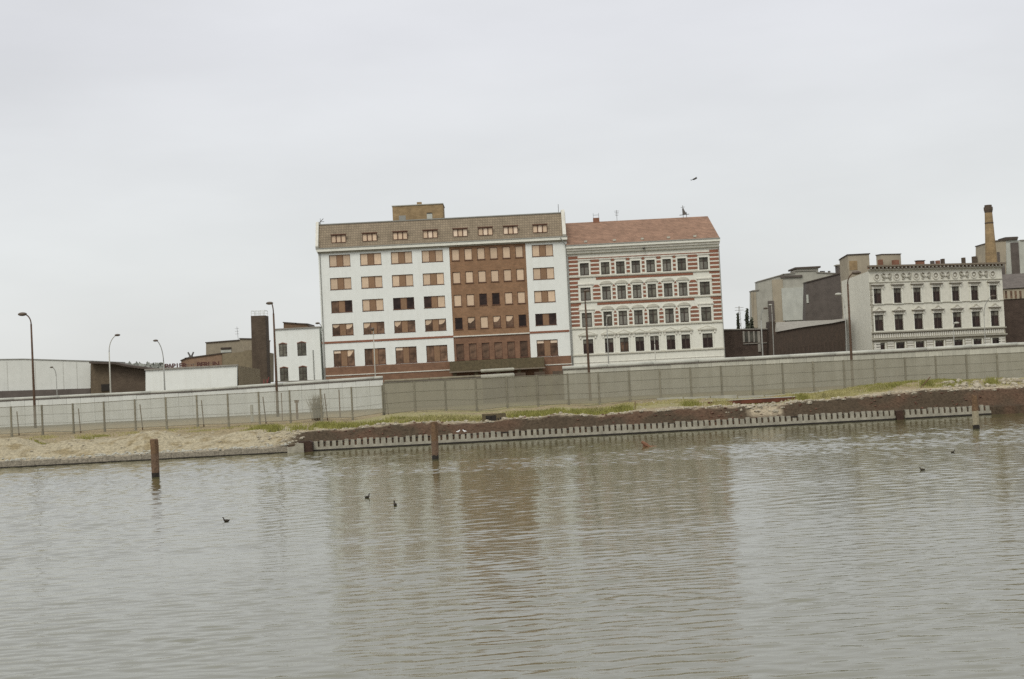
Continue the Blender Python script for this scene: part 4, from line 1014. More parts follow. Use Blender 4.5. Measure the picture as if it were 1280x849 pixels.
# ================================================================== trees far behind
def leaf_crown(mb, c, rx, rz, n, size=0.35):
    for _ in range(n):
        while True:
            v = Vector((random.uniform(-1,1), random.uniform(-1,1), random.uniform(-1,1)))
            if v.length < 1: break
        p = Vector((c[0]+v.x*rx, c[1]+v.y*rx, c[2]+v.z*rz))
        a = Vector((random.gauss(0,1), random.gauss(0,1), random.gauss(0,1))).normalized(); b_ = a.orthogonal().normalized(); s = size * random.uniform(0.5, 1.3)
        mb.add([p-a*s, p+b_*s*0.6, p+a*s, p-b_*s*0.6], [(0,1,2,3)])
def tree(label, px, ybot, ytop, D, rad, n):
    a = P(px, ybot, D); z1 = P(px, ytop, D).z; t_ = thing('poplar_tree', label, 'tree', (a.x, D, GZ), 0, 'trees behind the brick outbuilding')
    h = z1 - GZ; mb = MB().m(bark); mb.tube([(0, 0, 0), (0.1, 0, h*0.5), (0, 0, h*0.92)], [0.28, 0.18, 0.05], 7)
    for k in range(7): z = h*(0.35+0.08*k); an_ = k*2.4; mb.tube([(0, 0, z), (math.cos(an_)*rad*0.7, math.sin(an_)*rad*0.7, z+1.2)], [0.08, 0.03], 5)
    part('trunk', mb, t_)
    mb = MB().m(leaf)
    for k in range(9):
        f_ = k/8; z = h*(0.3+0.65*f_); r_ = rad*(0.9-0.65*f_)
        an_ = k*2.1; leaf_crown(mb, (math.cos(an_)*rad*0.35*(1-f_), math.sin(an_)*rad*0.3, z), r_*0.8, 0.9+h*0.03, n//9, 0.3)
    part('crown', mb, t_)
tree('slim dark poplar standing alone against the sky near the striped house', 923, 412, 394, 270, 0.75, 700)
tree('leaning poplar clump close beside the grey warehouse corner', 934.5, 412, 390, 255, 1.1, 900)
tree('shorter bushy tree just left of the warehouse wall', 940, 412, 402, 252, 1.3, 700)
py = thing('lattice_mast', 'thin distant lattice mast above the slim poplar', 'mast', (P(924, 386, 420).x, 420, GZ))
mb = MB().m(mat('far_steel', (0.42, 0.42, 0.40)))
zt = P(924, 383, 420).z - GZ
for sx_ in (-1, 1): mb.tube([(sx_*0.7, 0, 0), (sx_*0.12, 0, zt)], 0.08, 4)
for k in range(8): z = zt*(0.3+0.08*k); mb.tube([(-0.5, 0, z), (0.5, 0, z+0.9)], 0.05, 4)
for dz_ in (0.3, 0.95): mb.tube([(-1.3, 0, zt-dz_*1.2), (1.3, 0, zt-dz_*1.2)], 0.07, 4)
part('lattice', mb, py)
# far treeline
mb = MB().m(mat('far_foliage', (0.30, 0.31, 0.27), var=0.25, scale=0.5))
for k in range(260):
    px = random.uniform(158, 206); D = random.uniform(520, 600); top = 457 + 2.2 * math.sin(px * 0.5) + random.uniform(-1, 1.5)
    p = P(px, top, D); leaf_crown(mb, (p.x, p.y, p.z - 2.2), 2.6, 2.6, 9, 1.1)
tag(part('distant_treeline', mb, None), 'hazy grey-green line of distant trees beyond the brown shed', 'trees', kind='stuff')

# ================================================================== the wall
YW = 125.0
def wall_run(name, label, xa, xb, za, zb, mt, cap=0.17, group='sections of the border wall', cm=None):
    t_ = thing(name, label, 'wall', (xa, YW, 1.9), 0, group)
    n = max(1, round((xb - xa) / 1.2)); pw = (xb - xa) / n
    for i in range(n):
        z = za + (zb - za) * (i + 0.5) / n - 1.9
        me = cached((name, mt.name, round(z, 1)), lambda z=z: MB().m(mt).box(0.008, pw-0.008, -0.06, 0.06, -0.5, z).box(0.008, pw-0.008, -0.2, 0.6, -0.5, 0.05).mesh('wall_panel'))
        link('wall_panel', me, t_, (i*pw, random.uniform(-0.012, 0.012), 0))
    mb = MB().m(cm or pipe_w)
    L = xb - xa; k = 4.0; x = 0
    while x < L - 0.05:
        x1_ = min(L, x + k); f0, f1 = x / L, x1_ / L; j = random.uniform(-0.015, 0.015)
        mb.tube([(x+0.012, 0, za-1.9+(zb-za)*f0+0.07+j), (x1_-0.012, 0, za-1.9+(zb-za)*f1+0.07+j)], cap, 10); x = x1_
    part('pipe_cap', mb, t_, smooth=True)
    mb = MB().m(concrete_d); mb.prism([(0, za-1.9-0.10), (L, zb-1.9-0.10), (L, zb-1.9+0.0), (0, za-1.9+0.0)], -cap*0.75, cap*0.75); part('cap_shadow_strip', mb, t_)  # dark strip standing in for the shadow line under the overhanging cap
    return t_
def wz(px, py): return P(px, py, YW).z
xL0, xL1 = P(-40, 480, YW).x, P(479, 480, YW).x
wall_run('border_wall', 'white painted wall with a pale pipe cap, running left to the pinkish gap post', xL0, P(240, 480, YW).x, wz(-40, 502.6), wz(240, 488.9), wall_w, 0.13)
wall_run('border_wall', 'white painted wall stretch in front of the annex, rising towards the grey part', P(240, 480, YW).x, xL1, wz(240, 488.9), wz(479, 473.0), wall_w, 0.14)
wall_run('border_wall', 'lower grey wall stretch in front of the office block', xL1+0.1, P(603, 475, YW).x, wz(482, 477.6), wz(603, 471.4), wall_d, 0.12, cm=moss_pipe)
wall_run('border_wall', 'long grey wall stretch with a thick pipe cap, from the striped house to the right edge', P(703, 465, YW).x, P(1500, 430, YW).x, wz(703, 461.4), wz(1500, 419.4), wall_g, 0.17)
# fallen cap pipe and gap
a = P(601, 466.5, YW-1); b_ = P(643, 464.5, YW-1)
fp = thing('cap_pipe', 'broken pale concrete half pipe lying level in the wall gap', 'pipe', (a.x, YW-1, 1.9))
mb = MB().m(mat('broken_pipe', (0.40, 0.39, 0.32), var=0.15)); L = b_.x-a.x; z = a.z-1.9
for i, (y0, y1) in enumerate(((0.12, 0.30), (-0.42, -0.12))): mb.tube([(0, 0, z+y0+0.05), (0.05, 0, z+y0+0.06), (L-0.1, 0, z+y0+0.08), (L, 0, z+y0+0.07)], [0.1, 0.14, 0.14, 0.1] if i == 0 else [0.14, 0.22, 0.22, 0.12], 10)
part('pipe', mb, fp, smooth=True)
mb = MB().m(concrete_d); mb.box(0.1, L-0.1, -0.02, 0.1, -0.4, z-0.3); part('support_wall', mb, fp)
wall_low = thing('border_wall', 'short dark stub of wall under the gap, beside the broken half pipe', 'wall', (P(643, 470, YW).x, YW, 1.9), 0, 'sections of the border wall')
mb = MB().m(moss); L = P(703, 470, YW).x-P(643, 470, YW).x; z = P(670, 471.5, YW).z-1.9
mb.box(0, L, -0.1, 0.1, -0.4, z); mb.m(tower_brick)
for k in (0.02, 0.42, 0.8): mb.box(k*L, k*L+0.9, -0.2, 0.2, -0.4, z+0.45)
part('wall_panel', mb, wall_low)

# ================================================================== mesh fences
def mesh_mat(name, cover, col):
    mt = bpy.data.materials.new(name); mt.use_nodes = True; t = mt.node_tree; b = t.nodes['Principled BSDF']
    b.inputs['Base Color'].default_value = (*col, 1); b.inputs['Roughness'].default_value = 0.8
    tc = N(t, 'ShaderNodeTexCoord'); n1 = N(t, 'ShaderNodeTexNoise'); n1.inputs['Scale'].default_value = 1.2; n1.inputs['Detail'].default_value = 6; t.links.new(tc.outputs['Object'], n1.inputs[0])
    mr = N(t, 'ShaderNodeMapRange'); mr.inputs[1].default_value = 0.3; mr.inputs[2].default_value = 0.7; mr.inputs[3].default_value = cover-0.08; mr.inputs[4].default_value = cover+0.08; t.links.new(n1.outputs[0], mr.inputs[0])
    # fine diamond openings of the expanded metal
    t.links.new(mr.outputs[0], b.inputs['Alpha'])
    return mt
mesh_l = mesh_mat('wire_mesh_light', 0.46, (0.33, 0.33, 0.27)); mesh_r = mesh_mat('expanded_metal', 0.78, (0.235, 0.22, 0.165))
YF = 106.0
def fence(label, pxs, zt_fn, zb_fn, mm, mesh_bottom, strut=False):
    x0 = P(pxs[0], 500, YF).x
    t_ = thing('mesh_fence', label, 'fence', (x0, YF, 0), 0, 'mesh fences along the bank')
    xs_ = [P(p_, 500, YF).x - x0 for p_ in pxs]
    for i, x in enumerate(xs_):
        zt, zg = zt_fn(pxs[i]), gz(x0+x, YF) - 0.1
        mb = MB().m(fence_post); mb.box(x-0.06, x+0.06, -0.05, 0.05, zg, zt+0.05); mb.box(x-0.08, x+0.08, -0.07, 0.07, zg, zg+0.35)
        part('post', mb, t_)
        if strut and i % 2 == 0:
            mb = MB().m(rust_post); mb.tube([(x+0.25+random.uniform(-.1,.1), 0.9, zg), (x+0.2, 0.7, zt-0.35)], 0.045, 5); part('strut', mb, t_)
        if i:
            xa = xs_[i-1]; za, zb = zt_fn(pxs[i-1]), zt_fn(pxs[i]); ba, bb = zb_fn(pxs[i-1]), zb_fn(pxs[i])
            mb = MB().m(mm); nz = 1
            mb.quad((xa+0.065, 0.0, ba), (x-0.065, 0.0, bb), (x-0.065, 0.0, zb), (xa+0.065, 0.0, za))
            part('mesh_panel', mb, t_)
            mb = MB().m(fence_post)
            for f_ in (0.0, 0.33, 0.66, 1.0):
                mb.tube([(xa+0.06, -0.02, ba+(za-ba)*f_), (x-0.06, -0.02, bb+(zb-bb)*f_)], 0.008 if 0 < f_ < 1 else 0.02, 4)
            part('rail', mb, t_)
    return t_
lp = [13 + 38.8 * i for i in range(-2, 13)]; lp[-1] = 478.5
rp = [480.2 + 38.45 * i for i in range(0, 27)]
def interp(tab):
    xs_, ys_ = zip(*tab); return lambda v: float(np.interp(v, xs_, ys_))
zt_l = interp([(-80, 3.80), (100, 3.78), (240, 3.94), (478, 3.98)]); zb_l = interp([(-80, 2.0), (100, 2.0), (240, 2.1), (478, 2.35)])
zt_r = interp([(478, 4.18), (900, 4.18), (1340, 4.08)]); zb_r = interp([(478, 2.1), (700, 2.05), (900, 2.0), (1340, 2.05)])
fence('see-through wire mesh fence on thin posts in front of the white wall', lp, zt_l, lambda v: gz(P(v,500,YF).x, YF)+0.25, mesh_l, 0, True)
fence('dense brownish metal mesh fence in front of the grey wall', rp, zt_r, lambda v: gz(P(v,500,YF).x, YF)+0.12, mesh_r, 0)
# rough kerb along the foot of the fence
mb = MB().m(concrete)
xx = P(820, 500, YF).x
while xx < P(1330, 500, YF).x:
    z = gz(xx, YF-0.6); mb.box(xx, xx+1.9, YF-0.7, YF-0.5, z-0.2, z+0.14+random.uniform(-0.03, 0.03)); xx += 2.0
tag(part('kerb_strip', mb, None), kind='structure')
# odd small posts on the strip between fence and wall
for i, (px, yb, yt, r_, lab) in enumerate(((371.5, 519, 502, 0.09, 'short dark stake with a cross head behind the mesh, left of the dry shrub'), (353, 522, 491, 0.04, 'thin bare pole behind the mesh right beside the tallest middle lamp'), (425, 516, 487, 0.05, 'thin dark pole behind the mesh, right of the dry shrub'), (315, 520, 506, 0.12, 'squat grey marker post behind the mesh, left of the middle lamp'))):
    Dp = 111.0; a = P(px, yb, Dp); zt = P(px, yt, Dp).z; zg = gz(a.x, Dp)
    t_ = thing('marker_post', lab, 'post', (a.x, Dp, zg), 0, 'odd posts behind the mesh fence')
    mb = MB().m(rust_post if i != 3 else concrete); mb.tube([(0, 0, -0.2), (0, 0, zt-zg)], r_, 6)
    if i == 0: mb.box(-0.16, 0.16, -0.06, 0.06, zt-zg-0.1, zt-zg+0.12)
    part('shaft', mb, t_)
# dry shrub
a = P(397, 520, 108); zg = gz(a.x, 108)
sb = thing('dry_shrub', 'leafless brown shrub bundled upright against the mesh fence', 'shrub', (a.x, 108, zg))
mb = MB().m(twig_m)
for k in range(260):
    x, y_ = random.gauss(0, 0.16), random.gauss(0, 0.15); hh = random.uniform(1.0, 2.0); l = random.gauss(0, 0.18) + x*0.6
    mb.tube([(x, y_, 0), (x+l*0.4, y_, hh*0.55), (x+l, y_+random.gauss(0, .1), hh)], [0.018, 0.014, 0.006], 3, caps=False)
part('twigs', mb, sb)

# ================================================================== lamps
def lamp(label, pb, pt, ph, D, r0, mt, head=0.75, ball=False, headmat=None, name='street_lamp', curve=0.9, thick_top=None, to_wall=False):
    """pb: base, pt: where the straight mast ends, ph: middle of the head (all as seen)"""
    a = P(*pb, D); zg = gz(a.x, D); b_ = P(*pt, D); h_ = P(*ph, D)
    t_ = thing(name, label, 'street lamp', (a.x, D, zg), 0, 'lamps along the wall')
    mb = MB().m(mt); bx = b_.x - a.x; bz = b_.z - zg; hx = h_.x - a.x; hz = h_.z - zg
    bx *= 0.35
    mb.tube([(0, 0, -0.2), (0, 0, bz*0.12), (bx*0.5, 0, bz*0.5), (bx, 0, bz)], [r0*1.25, r0*1.15, r0*0.95, r0*0.72], 10); part('mast', mb, t_, smooth=True)
    s = 1 if hx > bx else -1
    ex = hx - s*head*0.3
    pts = []
    for k in range(8):
        u = k / 7; ang = u * math.pi / 2 * curve
        pts.append((bx + (ex - bx) * (1 - math.cos(ang)) / (1 - math.cos(math.pi/2*curve)), 0, bz + (hz - bz) * math.sin(ang) / math.sin(math.pi/2*curve)))
    mb = MB().m(mt if headmat is None else headmat); mb.tube(pts, max(0.04, r0*0.5), 7); part('arm', mb, t_, smooth=True)
    mb = MB().m(lamp_head if headmat is None else headmat)
    if ball: ico(mb, (hx, 0, hz), head*0.5, 2, (1, 0.9, 0.9))
    else: ico(mb, (hx, 0, hz+0.03), head*0.56, 2, (1, 0.5, 0.42))
    hd = part('lamp_head', mb, t_, smooth=True)
    mb = MB().m(lamp_glass if headmat is None else lamp_head); ico(mb, (hx+s*head*0.06, 0, hz-head*(0.3 if ball else 0.07)), head*0.36, 2, (1, 0.45, 0.30)); part('diffuser', mb, hd, smooth=True)
    return t_
YL = 116.0
lamp('tall brown lamp post in front of the large white storage hall', (44.5, 540), (38.6, 405), (28, 393.3), YL, 0.10, lamp_pole, head=0.68)
lamp('tall brown lamp post in front of the white annex with arched windows', (347.5, 522), (342.3, 392), (337, 379.6), YL, 0.10, lamp_pole, head=0.55)
lamp('tall brown lamp post in front of the left edge of the striped house', (738, 500), (731.5, 380), (733.5, 364), YL, 0.10, lamp_pole, head=0.5, curve=0.95)
lamp('tall brown lamp post with a hooked arm in front of the townhouse gable', (1066.3, 487), (1061, 355), (1070.5, 341.5), YL, 0.10, lamp_pole, head=0.72)
YS = 150.0
lamp('slim pale lamp with its arm to the right, before the brown shed', (138.5, 500), (137.3, 440), (146.8, 419.3), YS, 0.085, lamp_pale, head=0.55, curve=0.8)
lamp('slim curved lamp beside the start of the red roof lettering', (206.5, 500), (204.5, 452), (194.5, 426.2), YS, 0.09, gutter, head=0.5, curve=0.8)
lamp('small lamp whose head shows against the large white hall', (72, 500), (69, 470), (64.5, 459.5), YS, 0.05, gutter, head=0.35, curve=0.8)
lamp('thin lamp hugging the left edge of the office block', (405.5, 480), (404.2, 414), (397, 404.5), YS, 0.05, gutter, head=0.45, curve=0.9)
lamp('globe headed lamp before the second window column of the office block', (470, 490), (467.2, 419), (465.5, 411.5), YS, 0.06, lamp_pale, head=0.42, ball=True)
lamp('thin grey lamp before the second window column of the striped house', (761.5, 470), (759, 405), (761, 395.3), YS, 0.06, gutter, head=0.5, headmat=lamp_pale)
lamp('short lamp before the middle windows of the striped house', (820, 470), (819.3, 430), (819, 420), YS, 0.06, lamp_pale, head=0.45, ball=False, headmat=lamp_pale)
lamp('dark headed lamp before the timber shed corner', (953.8, 455), (952.2, 400), (957, 385.8), YS, 0.075, gutter, head=0.5, curve=0.8)
lamp('lamp head sticking out left of the townhouse gable, half hidden behind it', (1059, 455), (1058, 385), (1048, 368.3), 152, 0.05, gutter, head=0.7, headmat=lamp_pale)
lamp('short lamp before the fifth basement window of the townhouse', (1193.5, 450), (1192.6, 414), (1195.6, 404.2), YS, 0.06, gutter, head=0.55, headmat=lamp_pale)
lamp('lamp with a dark tilted head before the last window column of the townhouse', (1232.5, 450), (1231.5, 395), (1241.5, 370.5), YS, 0.045, gutter, head=0.5, curve=0.85)
lamp('faint white headed lamp in front of the stepped warehouse', (967.5, 455), (967, 392), (963, 381.5), 170, 0.05, gutter, head=0.4, headmat=lamp_pale)

# ================================================================== sheet piling
def piling(label, x0, x1):
    t_ = thing('sheet_piling', label, 'retaining wall', (x0, Dw(x0), 0), math.atan(0.10), 'retaining wall sections')
    L = (x1 - x0) * math.hypot(1, 0.1)
    mb = MB().m(pile_m); mb.box(0, L, -0.10, 0.30, -1.0, 0.27); part('lower_beam', mb, t_)
    mb = MB().m(pile_m); n = int(L / 0.395); pw = L / n
    for i in range(n):
        j = random.uniform(-0.03, 0.03); hgt = 0.65 + random.uniform(-0.05, 0.04) - (0.12 if random.random() < 0.06 else 0); a = i*pw+0.05+j*0.5; b_ = (i+1)*pw-0.075+random.uniform(-0.03, 0.02)
        mb.prism([(a, 0.271), (b_, 0.271), (b_-0.01, hgt+random.uniform(-.02,.02)), (a+0.02, hgt)], -0.07 + random.uniform(-0.02, 0.02), 0.12)
    part('pile_heads', mb, t_)
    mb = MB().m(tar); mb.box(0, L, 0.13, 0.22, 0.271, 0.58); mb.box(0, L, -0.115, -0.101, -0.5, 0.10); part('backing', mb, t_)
    return t_
xa = P(391, 560, 91.7).x; xm = P(1118, 520, 95.7).x; xm2 = P(1130, 520, 95.7).x; xe = P(1237, 515, 96.4).x
piling('main run of notched grey sheet piling along the water, under the brown earth face', xa, xm)
piling('short end run of notched grey piling near the right-hand mooring post', xm2, xe)
ew = thing('embankment_wall', 'low pebbly concrete footing under the sand heap at the waterline', 'retaining wall', (-60, Dw(-60), 0), math.atan(0.10), 'retaining wall sections')
L = (XS + 60 - 0.6) * math.hypot(1, 0.1)
mb = MB().m(mat('pebbly_concrete', (0.36, 0.32, 0.25), var=0.3, scale=7, streak=0.5, bump=0.6, bscale=8)); x = 0
while x < L - 0.1:
    x1_ = min(L, x + random.uniform(0.5, 1.1)); h_ = 0.36 + random.uniform(-0.05, 0.08); mb.box(x+0.01, x1_, -0.12+random.uniform(-.03, .03), 0.3, -0.6, h_); x = x1_
part('footing', mb, ew)
mb = MB().m(tar); mb.box(0, L, -0.17, -0.02, -0.5, 0.075); part('wet_line', mb, ew)
for px, yb, yt, D, w_, d_, lab in ((383.5, 566, 551.5, 91.3, 0.42, 0.4, 'dark brown timber fender where the sand heap meets the piling'), (1124, 528, 513.5, 95.6, 0.22, 0.3, 'dark square fender post between the two piling runs')):
    a = P(px, yb, D); zt = P(px, yt, D).z; t_ = thing('fender', lab, 'fender', (a.x, D - 0.1, -0.5))
    mb = MB().m(tar if False else mat('fender_wood', (0.07, 0.04, 0.028), var=0.3, scale=4, bump=0.4))
    mb.prism([(-w_, 0), (w_, 0), (w_*0.95, zt+0.42), (w_*0.6, zt+0.52), (-w_*1.1, zt+0.5)], -0.25, d_); part('block', mb, t_)
a = P(372, 560, 91.2)
mb = MB().m(pile_m); st_ = thing('concrete_block', 'pale concrete block left of the dark timber fender', 'block', (a.x, 90.95, -0.4))
mb.prism([(-0.6, 0), (0.45, 0), (0.45, 0.98), (0.0, 1.02), (-0.15, 0.8), (-0.6, 0.75)], -0.15, 0.6); part('block', mb, st_)

# ================================================================== mooring posts in the water
def mooring(label, px, yw, yt, D, r_, cols, band):
    a = P(px, yw, D); zt = P(px, yt, D).z
    t_ = thing('mooring_post', label, 'mooring post', (a.x, D, 0), 0, 'mooring posts in the river')
    m1, m2 = cols; zs_ = zt * band; ln = 0.0
    def trunk(za, zb, rr, mt, nm, top=False):
        mb = MB().m(mt); n = 11; k = 7; vs = []
        for i in range(k):
            z = za + (zb-za)*i/(k-1)
            for j in range(n):
                an_ = 2*math.pi*j/n; q = rr*(1+0.08*math.sin(j*2.7+z*1.3)+random.uniform(-.05,.05)); zz = z + (random.uniform(-0.09, 0.07) if (top and i == k-1) else 0)
                vs.append((q*math.cos(an_), q*math.sin(an_), zz))
        fs = [(i*n+j, i*n+(j+1)%n, (i+1)*n+(j+1)%n, (i+1)*n+j) for i in range(k-1) for j in range(n)] + [tuple((k-1)*n+j for j in range(n))]
        mb.add(vs, fs); return part(nm, mb, t_)
    trunk(-1.2, 0.22, r_*1.02, tar, 'tarred_foot'); trunk(0.18, zs_, r_, m2, 'lower_timber'); trunk(zs_-0.02, zt, r_*1.02, m1, 'upper_timber', True)
    return t_
def dist(px, yw):  # where a ray meets the water
    d = _f * F + CR * (px - 640) + CU * (424.5 - yw); s = -H / d.z; return d.y * s
mooring('rust orange mooring post off the sand heap', 194.5, 596.5, 548.5, dist(194.5, 596.5), 0.20, (stake_top, stake_mid), 0.62)
mooring('orange topped mooring post in front of the office block reflection', 544.3, 574, 528, dist(544.3, 574), 0.18, (stake_top, stake_mid), 0.5)
mooring('pale footed mooring post at the end of the piling', 1220.5, 536, 494.5, dist(1220.5, 536), 0.17, (stake_top, stake_pale), 0.55)

# ================================================================== things lying on the bank
a = P(888, 506, 99.5); b_ = P(1004, 499, 100.2)
sl = thing('rusty_slab', 'long rust red slab lying on the rubble edge above the piling', 'slab', (a.x, 99.5, gz(a.x, 99.5)), math.atan2(0.7, b_.x-a.x))
L = b_.x - a.x; za_ = a.z - gz(a.x, 99.5); zb_ = b_.z - gz(a.x, 99.5)
mb = MB().m(slab_r); z0 = P(945, 501.3, 99.8).z - gz(a.x, 99.5)
mb.prism([(0, z0-0.14), (L, z0-0.14), (L, z0+0.14), (0, z0+0.08)], -0.2, 0.9); mb.m(concrete); mb.prism([(0.1, z0+0.141), (L, z0+0.141), (L, z0+0.17), (0.1, z0+0.15)], -0.1, 0.9)
part('slab', mb, sl)
mb = MB().m(concrete)
for k in range(5): mb.box(0.2+k*(L-0.6)/4, 0.5+k*(L-0.6)/4, 0.1, 0.6, -0.6, z0-0.142)
part('prop', mb, sl)
a = P(1247, 477, 101)
s2 = thing('stacked_slabs', 'flat weathered slabs stacked on the grassy mound at the right edge', 'slabs', (a.x, 101, gz(a.x, 101)))
mb = MB().m(concrete_b)
zz = max(0.05, P(1260, 476.5, 101).z - gz(a.x, 101))
mb.box(0, 3.2, 0, 1.2, -0.3, zz-0.12); mb.m(moss); mb.box(-0.2, 3.4, -0.1, 1.3, zz-0.118, zz-0.04); mb.m(concrete_b); mb.box(0.1, 3.0, 0, 1.1, zz-0.038, zz+0.08); part('slab', mb, s2)
# half buried drain box on the edge
a = P(619, 533, 95.5); zg = gz(a.x, 95.5)
dr = thing('drain_box', 'dark broken timber and concrete box half buried in the grass edge', 'debris', (a.x, 95.2, zg-0.15))
mb = MB().m(moss); mb.box(-0.85, 0.75, 0, 0.14, 0, 0.62); mb.box(-0.85, -0.7, 0.14, 1.0, 0, 0.6); mb.box(0.6, 0.75, 0.14, 1.0, 0, 0.55); mb.m(tar); mb.box(-0.6, 0.1, -0.02, -0.003, 0.12, 0.5)
for k in range(5): x = random.uniform(-0.8, 0.6); mb.tube([(x, -0.1, random.uniform(0.1, 0.4)), (x+random.uniform(-.3,.3), 0.2, random.uniform(0.4, 0.68))], 0.04, 5)
part('box', mb, dr)
a = P(768, 519, 99); zg = gz(a.x, 99)
for px, yb, yt, D, lean, lab in ((794, 512, 504.5, 98, 0.02, 'small dark peg in the thin grass above the piling'), (1148, 492, 481, 99.5, 0.9, 'thin stick leaning on the grassy mound')):
    a = P(px, yb, D); zg = gz(a.x, D); t_ = thing('stick', lab, 'stick', (a.x, D, zg)); hh = (yb-yt)/18.0+0.15
    mb = MB().m(rust_post); mb.tube([(0, 0, -0.15), (lean, 0, hh)], 0.035, 5); part('shaft', mb, t_)

# rubble
mb = MB().m(stone_m)
def stones(n, X0_, X1_, o0, o1, s0, s1, mt=None):
    if mt: mb.m(mt)
    for _ in range(n):
        x = random.uniform(X0_, X1_); o = random.uniform(o0, o1); s = random.uniform(s0, s1)*random.choice((0.6, 1, 1))
        z = float(ground_z(x, o)); ico(mb, (x, Dw(x)+o, z + s*0.2), s, 1, (random.uniform(.8,1.6), random.uniform(.7,1.3), random.uniform(.4,.8)), 0.22)
stones(420, XS+1, XE+8, 1.8, 3.1, 0.05, 0.15)
stones(200, XS+1, XE+8, 0.6, 2.2, 0.04, 0.10, mat('rusty_stone', (0.17, 0.085, 0.055), var=0.3, scale=5))
stones(330, -42, XS-0.5, 0.0, 0.9, 0.05, 0.14, concrete)
stones(90, XS-3, XS+0.3, 0.4, 4.0, 0.05, 0.15, stone_m)
stones(130, 14, 20, 1.2, 6.0, 0.06, 0.20, stone_m)
stones(130, 30, 38, 3.0, 6.0, 0.06, 0.26, stone_m)
stones(170, -42, XS-1, 1.5, 6.5, 0.03, 0.10, stone_m)
stones(120, -42, 40, 6, 10, 0.04, 0.11, stone_m)
tag(part('rubble', mb, None), 'scattered pale rubble and stones along the bank edge', 'rubble', kind='stuff')
# grass
gmat = mat('grass_green', (0.30, 0.29, 0.085), var=0.3, scale=1.6, col2=(0.17, 0.17, 0.045)); gdry = mat('grass_dry', (0.42, 0.38, 0.17), var=0.2, scale=1.6)
mb = MB().m(gmat)
def blades(n, X0_, X1_, o0, o1, h0, h1, mt, clump=0.36):
    mb.m(mt); cs = [(random.uniform(X0_, X1_), random.uniform(o0, o1)) for _ in range(max(3, n//80))]
    for _ in range(n):
        c = random.choice(cs); x = c[0]+random.gauss(0, clump); o = c[1]+random.gauss(0, clump*0.5)
        if o < 1.7: continue
        hh = random.uniform(h0, h1); z = float(ground_z(x, o)); w_ = random.uniform(0.012, 0.028); l = random.gauss(0, 0.35)*hh; l2 = random.gauss(0, .3)*hh; y_ = Dw(x)+o
        mb.add([(x-w_, y_, z-0.02), (x+w_, y_, z-0.02), (x+w_*0.6+l*0.4, y_+l2*.4, z+hh*0.6), (x+l, y_+l2, z+hh), (x-w_*0.6+l*0.4, y_+l2*.4, z+hh*0.6)], [(0,1,2,3,4)])
def xat(px, D=97): return P(px, 515, D).x
blades(2600, xat(368), xat(520), 3.0, 6.0, 0.12, 0.38, gmat)
blades(4200, xat(500), xat(605), 3.0, 6.0, 0.10, 0.32, gdry)
blades(2200, xat(500), xat(605), 3.0, 6.0, 0.10, 0.3, gmat)
blades(2400, xat(628), xat(698), 2.8, 5.5, 0.12, 0.36, gmat)
blades(1800, xat(718), xat(756), 3.0, 5.0, 0.12, 0.35, gmat)
blades(260, xat(866), xat(874), 3.5, 6.0, 0.2, 0.45, gmat, 0.3)
blades(700, xat(315), xat(332), 5.0, 7.0, 0.12, 0.32, gmat)
blades(300, xat(60), xat(150), 5.0, 8.0, 0.08, 0.22, gmat)
blades(3000, xat(1000), xat(1100), 3.5, 8.5, 0.06, 0.18, gdry)
blades(2600, xat(1100), xat(1245), 3.5, 8.5, 0.07, 0.22, gmat)
blades(2600, xat(1060), xat(1300), 3.5, 8.5, 0.06, 0.2, gdry)
blades(2500, xat(756), xat(1000), 4.0, 9.5, 0.05, 0.16, gdry)
blades(2500, xat(0), xat(370), 7.0, 14.0, 0.05, 0.2, gdry)
for px_, n_ in ((770, 260), (782, 300), (748, 200), (905, 200), (1010, 240), (1040, 160), (345, 260), (640, 200), (560, 160), (1180, 240), (1262, 300)):
    blades(n_, xat(px_)-0.3, xat(px_)+0.4, 3.4, 5.0, 0.22, 0.5, gmat if n_ > 210 else gdry, 0.2)
tag(part('grass', mb, None), 'patches of green and straw coloured grass along the bank top', 'grass', kind='stuff')

# ================================================================== birds and flotsam
def skinned(name, pts, edges, rad, mt, parent=None, loc=(0,0,0), sub=1):
    me = bpy.data.meshes.new(name); me.from_pydata(pts, edges, []); me.update()
    o = link(name, me, parent, loc); me.materials.append(mt)
    sk = o.modifiers.new('skin', 'SKIN'); sk.use_smooth_shade = True
    ly = me.skin_vertices[0] if me.skin_vertices else None
    if ly is None:
        bm = bmesh.new(); bm.from_mesh(me); bm.verts.layers.skin.verify(); bm.to_mesh(me); bm.free(); ly = me.skin_vertices[0]
    for i, r_ in enumerate(rad): ly.data[i].radius = (r_, r_) if not isinstance(r_, tuple) else r_
    ly.data[0].use_root = True
    ss = o.modifiers.new('sub', 'SUBSURF'); ss.levels = sub; ss.render_levels = sub
    return o
def duck(label, px, py, rz, s=1.0, mt=None):
    D = dist(px, py); a = P(px, py, D)
    pts = [(0,0,0.05), (-0.14,0,0.06), (-0.24,0,0.12), (0.12,0,0.07), (0.17,0,0.17), (0.19,0,0.27), (0.23,0,0.285), (0.30,0,0.275)]
    pts = [tuple(s*c for c in p) for p in pts]
    o = skinned('duck', pts, [(0,1),(1,2),(0,3),(3,4),(4,5),(5,6),(6,7)], [s*r_ for r_ in (0.10, 0.08, 0.02, 0.085, 0.045, 0.045, 0.035, 0.012)], mt or bird_dark, None, (a.x, D, 0), 2)
    o.rotation_euler = (0, 0, rz); tag(o, label, 'duck', 'ducks swimming on the river')
duck('dark duck swimming alone on the pale water below the first mooring post', 283, 652, math.pi, 0.46)
duck('small dark duck on the brown reflection, further from the shore of the pair', 459, 622.5, 0.8, 0.5)
duck('small dark duck on the brown reflection, nearer one of the pair', 494, 632, 1.9, 0.55)
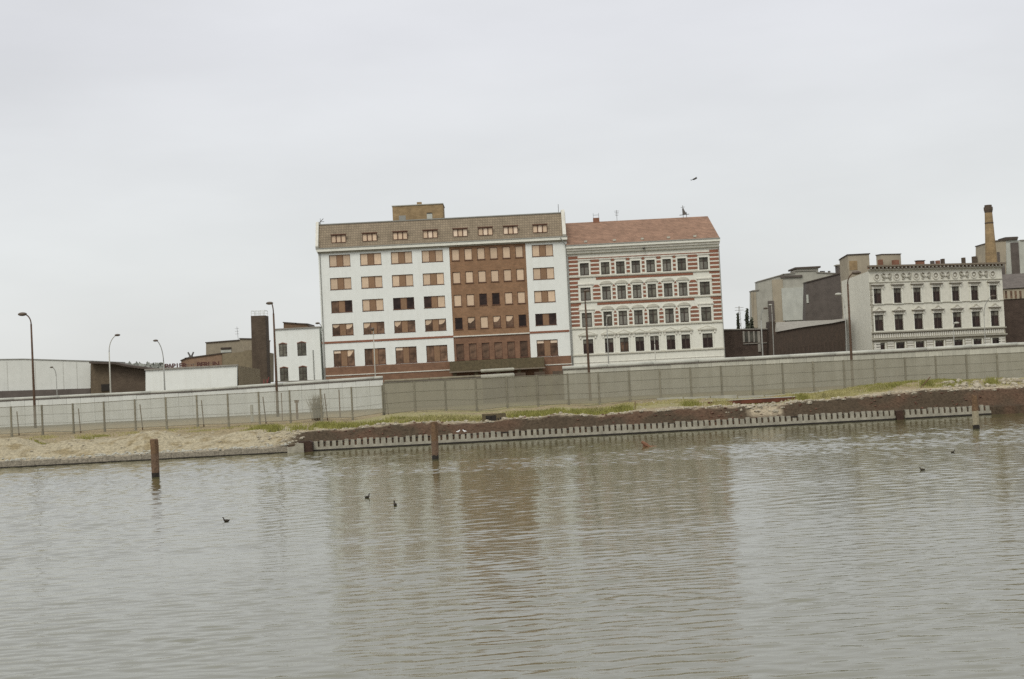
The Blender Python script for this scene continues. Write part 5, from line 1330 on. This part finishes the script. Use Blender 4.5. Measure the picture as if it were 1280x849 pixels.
duck('tiny dark duck on the streaky water, closest to the end mooring post', 1191, 566, 0.3, 0.4)
duck('tiny dark duck on the streaky water, lower of the two near the right', 1153, 588, 2.8, 0.4)
def gull(label, px, py, D, rz=0.0, z=None):
    a = P(px, py, D)
    pts = [(0,0,0.14), (-0.14,0,0.12), (-0.26,0,0.11), (0.12,0,0.18), (0.17,0,0.27), (0.21,0,0.29), (0.28,0,0.28), (0.0,0.02,0.0)]
    o = skinned('gull', pts, [(0,1),(1,2),(0,3),(3,4),(4,5),(5,6),(0,7)], [0.085,0.06,0.02,0.075,0.045,0.042,0.012,0.02], bird_white, None, (a.x, D, a.z if z is None else z), 2)
    o.scale = (0.55, 0.55, 0.55)
    o.rotation_euler = (0, 0, rz); tag(o, label, 'gull', 'gulls resting on the bank')
gull('white gull on the piling heads, left of its neighbour', 573, 545.5, Dw(P(573, 545, 92.6).x)+0.0, 0.3, 0.70)
gull('white gull on the piling heads, right one of two', 581, 544.5, Dw(P(581, 545, 92.7).x)+0.0, 2.8, 0.70)
a = P(868, 224, 70)
bd = thing('flying_bird', 'single dark bird flying in the grey sky above the striped house', 'bird', a); bd.scale = (0.75, 0.75, 0.75)
skinned('body', [(0,0,0), (-0.14,0,-0.03), (0.12,0,0.05), (0.2,0,0.07)], [(0,1),(0,2),(2,3)], [0.06, 0.03, 0.05, 0.015], bird_dark, bd, (0,0,0), 2)
for s, q in ((-1, (-0.35, -0.10)), (1, (0.22, 0.16))):
    mb = MB().m(bird_dark); mb.add([(0.06, 0, 0.02), (-0.07, 0, 0.0), (q[0]*0.6-0.03, s*0.22, q[1]*0.9-0.02), (q[0]*0.6+0.05, s*0.22, q[1]*0.9+0.02), (q[0], s*0.5, q[1])], [(0,1,2,3), (3,2,4)])
    mb.add([(0.06, 0, 0.035), (-0.07, 0, 0.015), (q[0]*0.6-0.03, s*0.22, q[1]*0.9-0.005), (q[0]*0.6+0.05, s*0.22, q[1]*0.9+0.035), (q[0], s*0.5, q[1])], [(3,2,1,0), (4,2,3)])
    part('wing', mb, bd)
D = dist(808, 558.5); a = P(808, 558.5, D)
dw_ = thing('driftwood', 'reddish brown piece of driftwood sticking up from the water off the piling', 'driftwood', (a.x, D, 0))
mb = MB().m(mat('red_wood', (0.24, 0.12, 0.07), var=0.2, scale=6)); mb.tube([(-0.25, 0, 0.28), (0, 0, 0.08), (0.2, 0, -0.05)], [0.08, 0.12, 0.07], 7); mb.tube([(-0.2, 0, 0.02), (0.55, 0, -0.01)], [0.06, 0.03], 6); part('branch', mb, dw_)
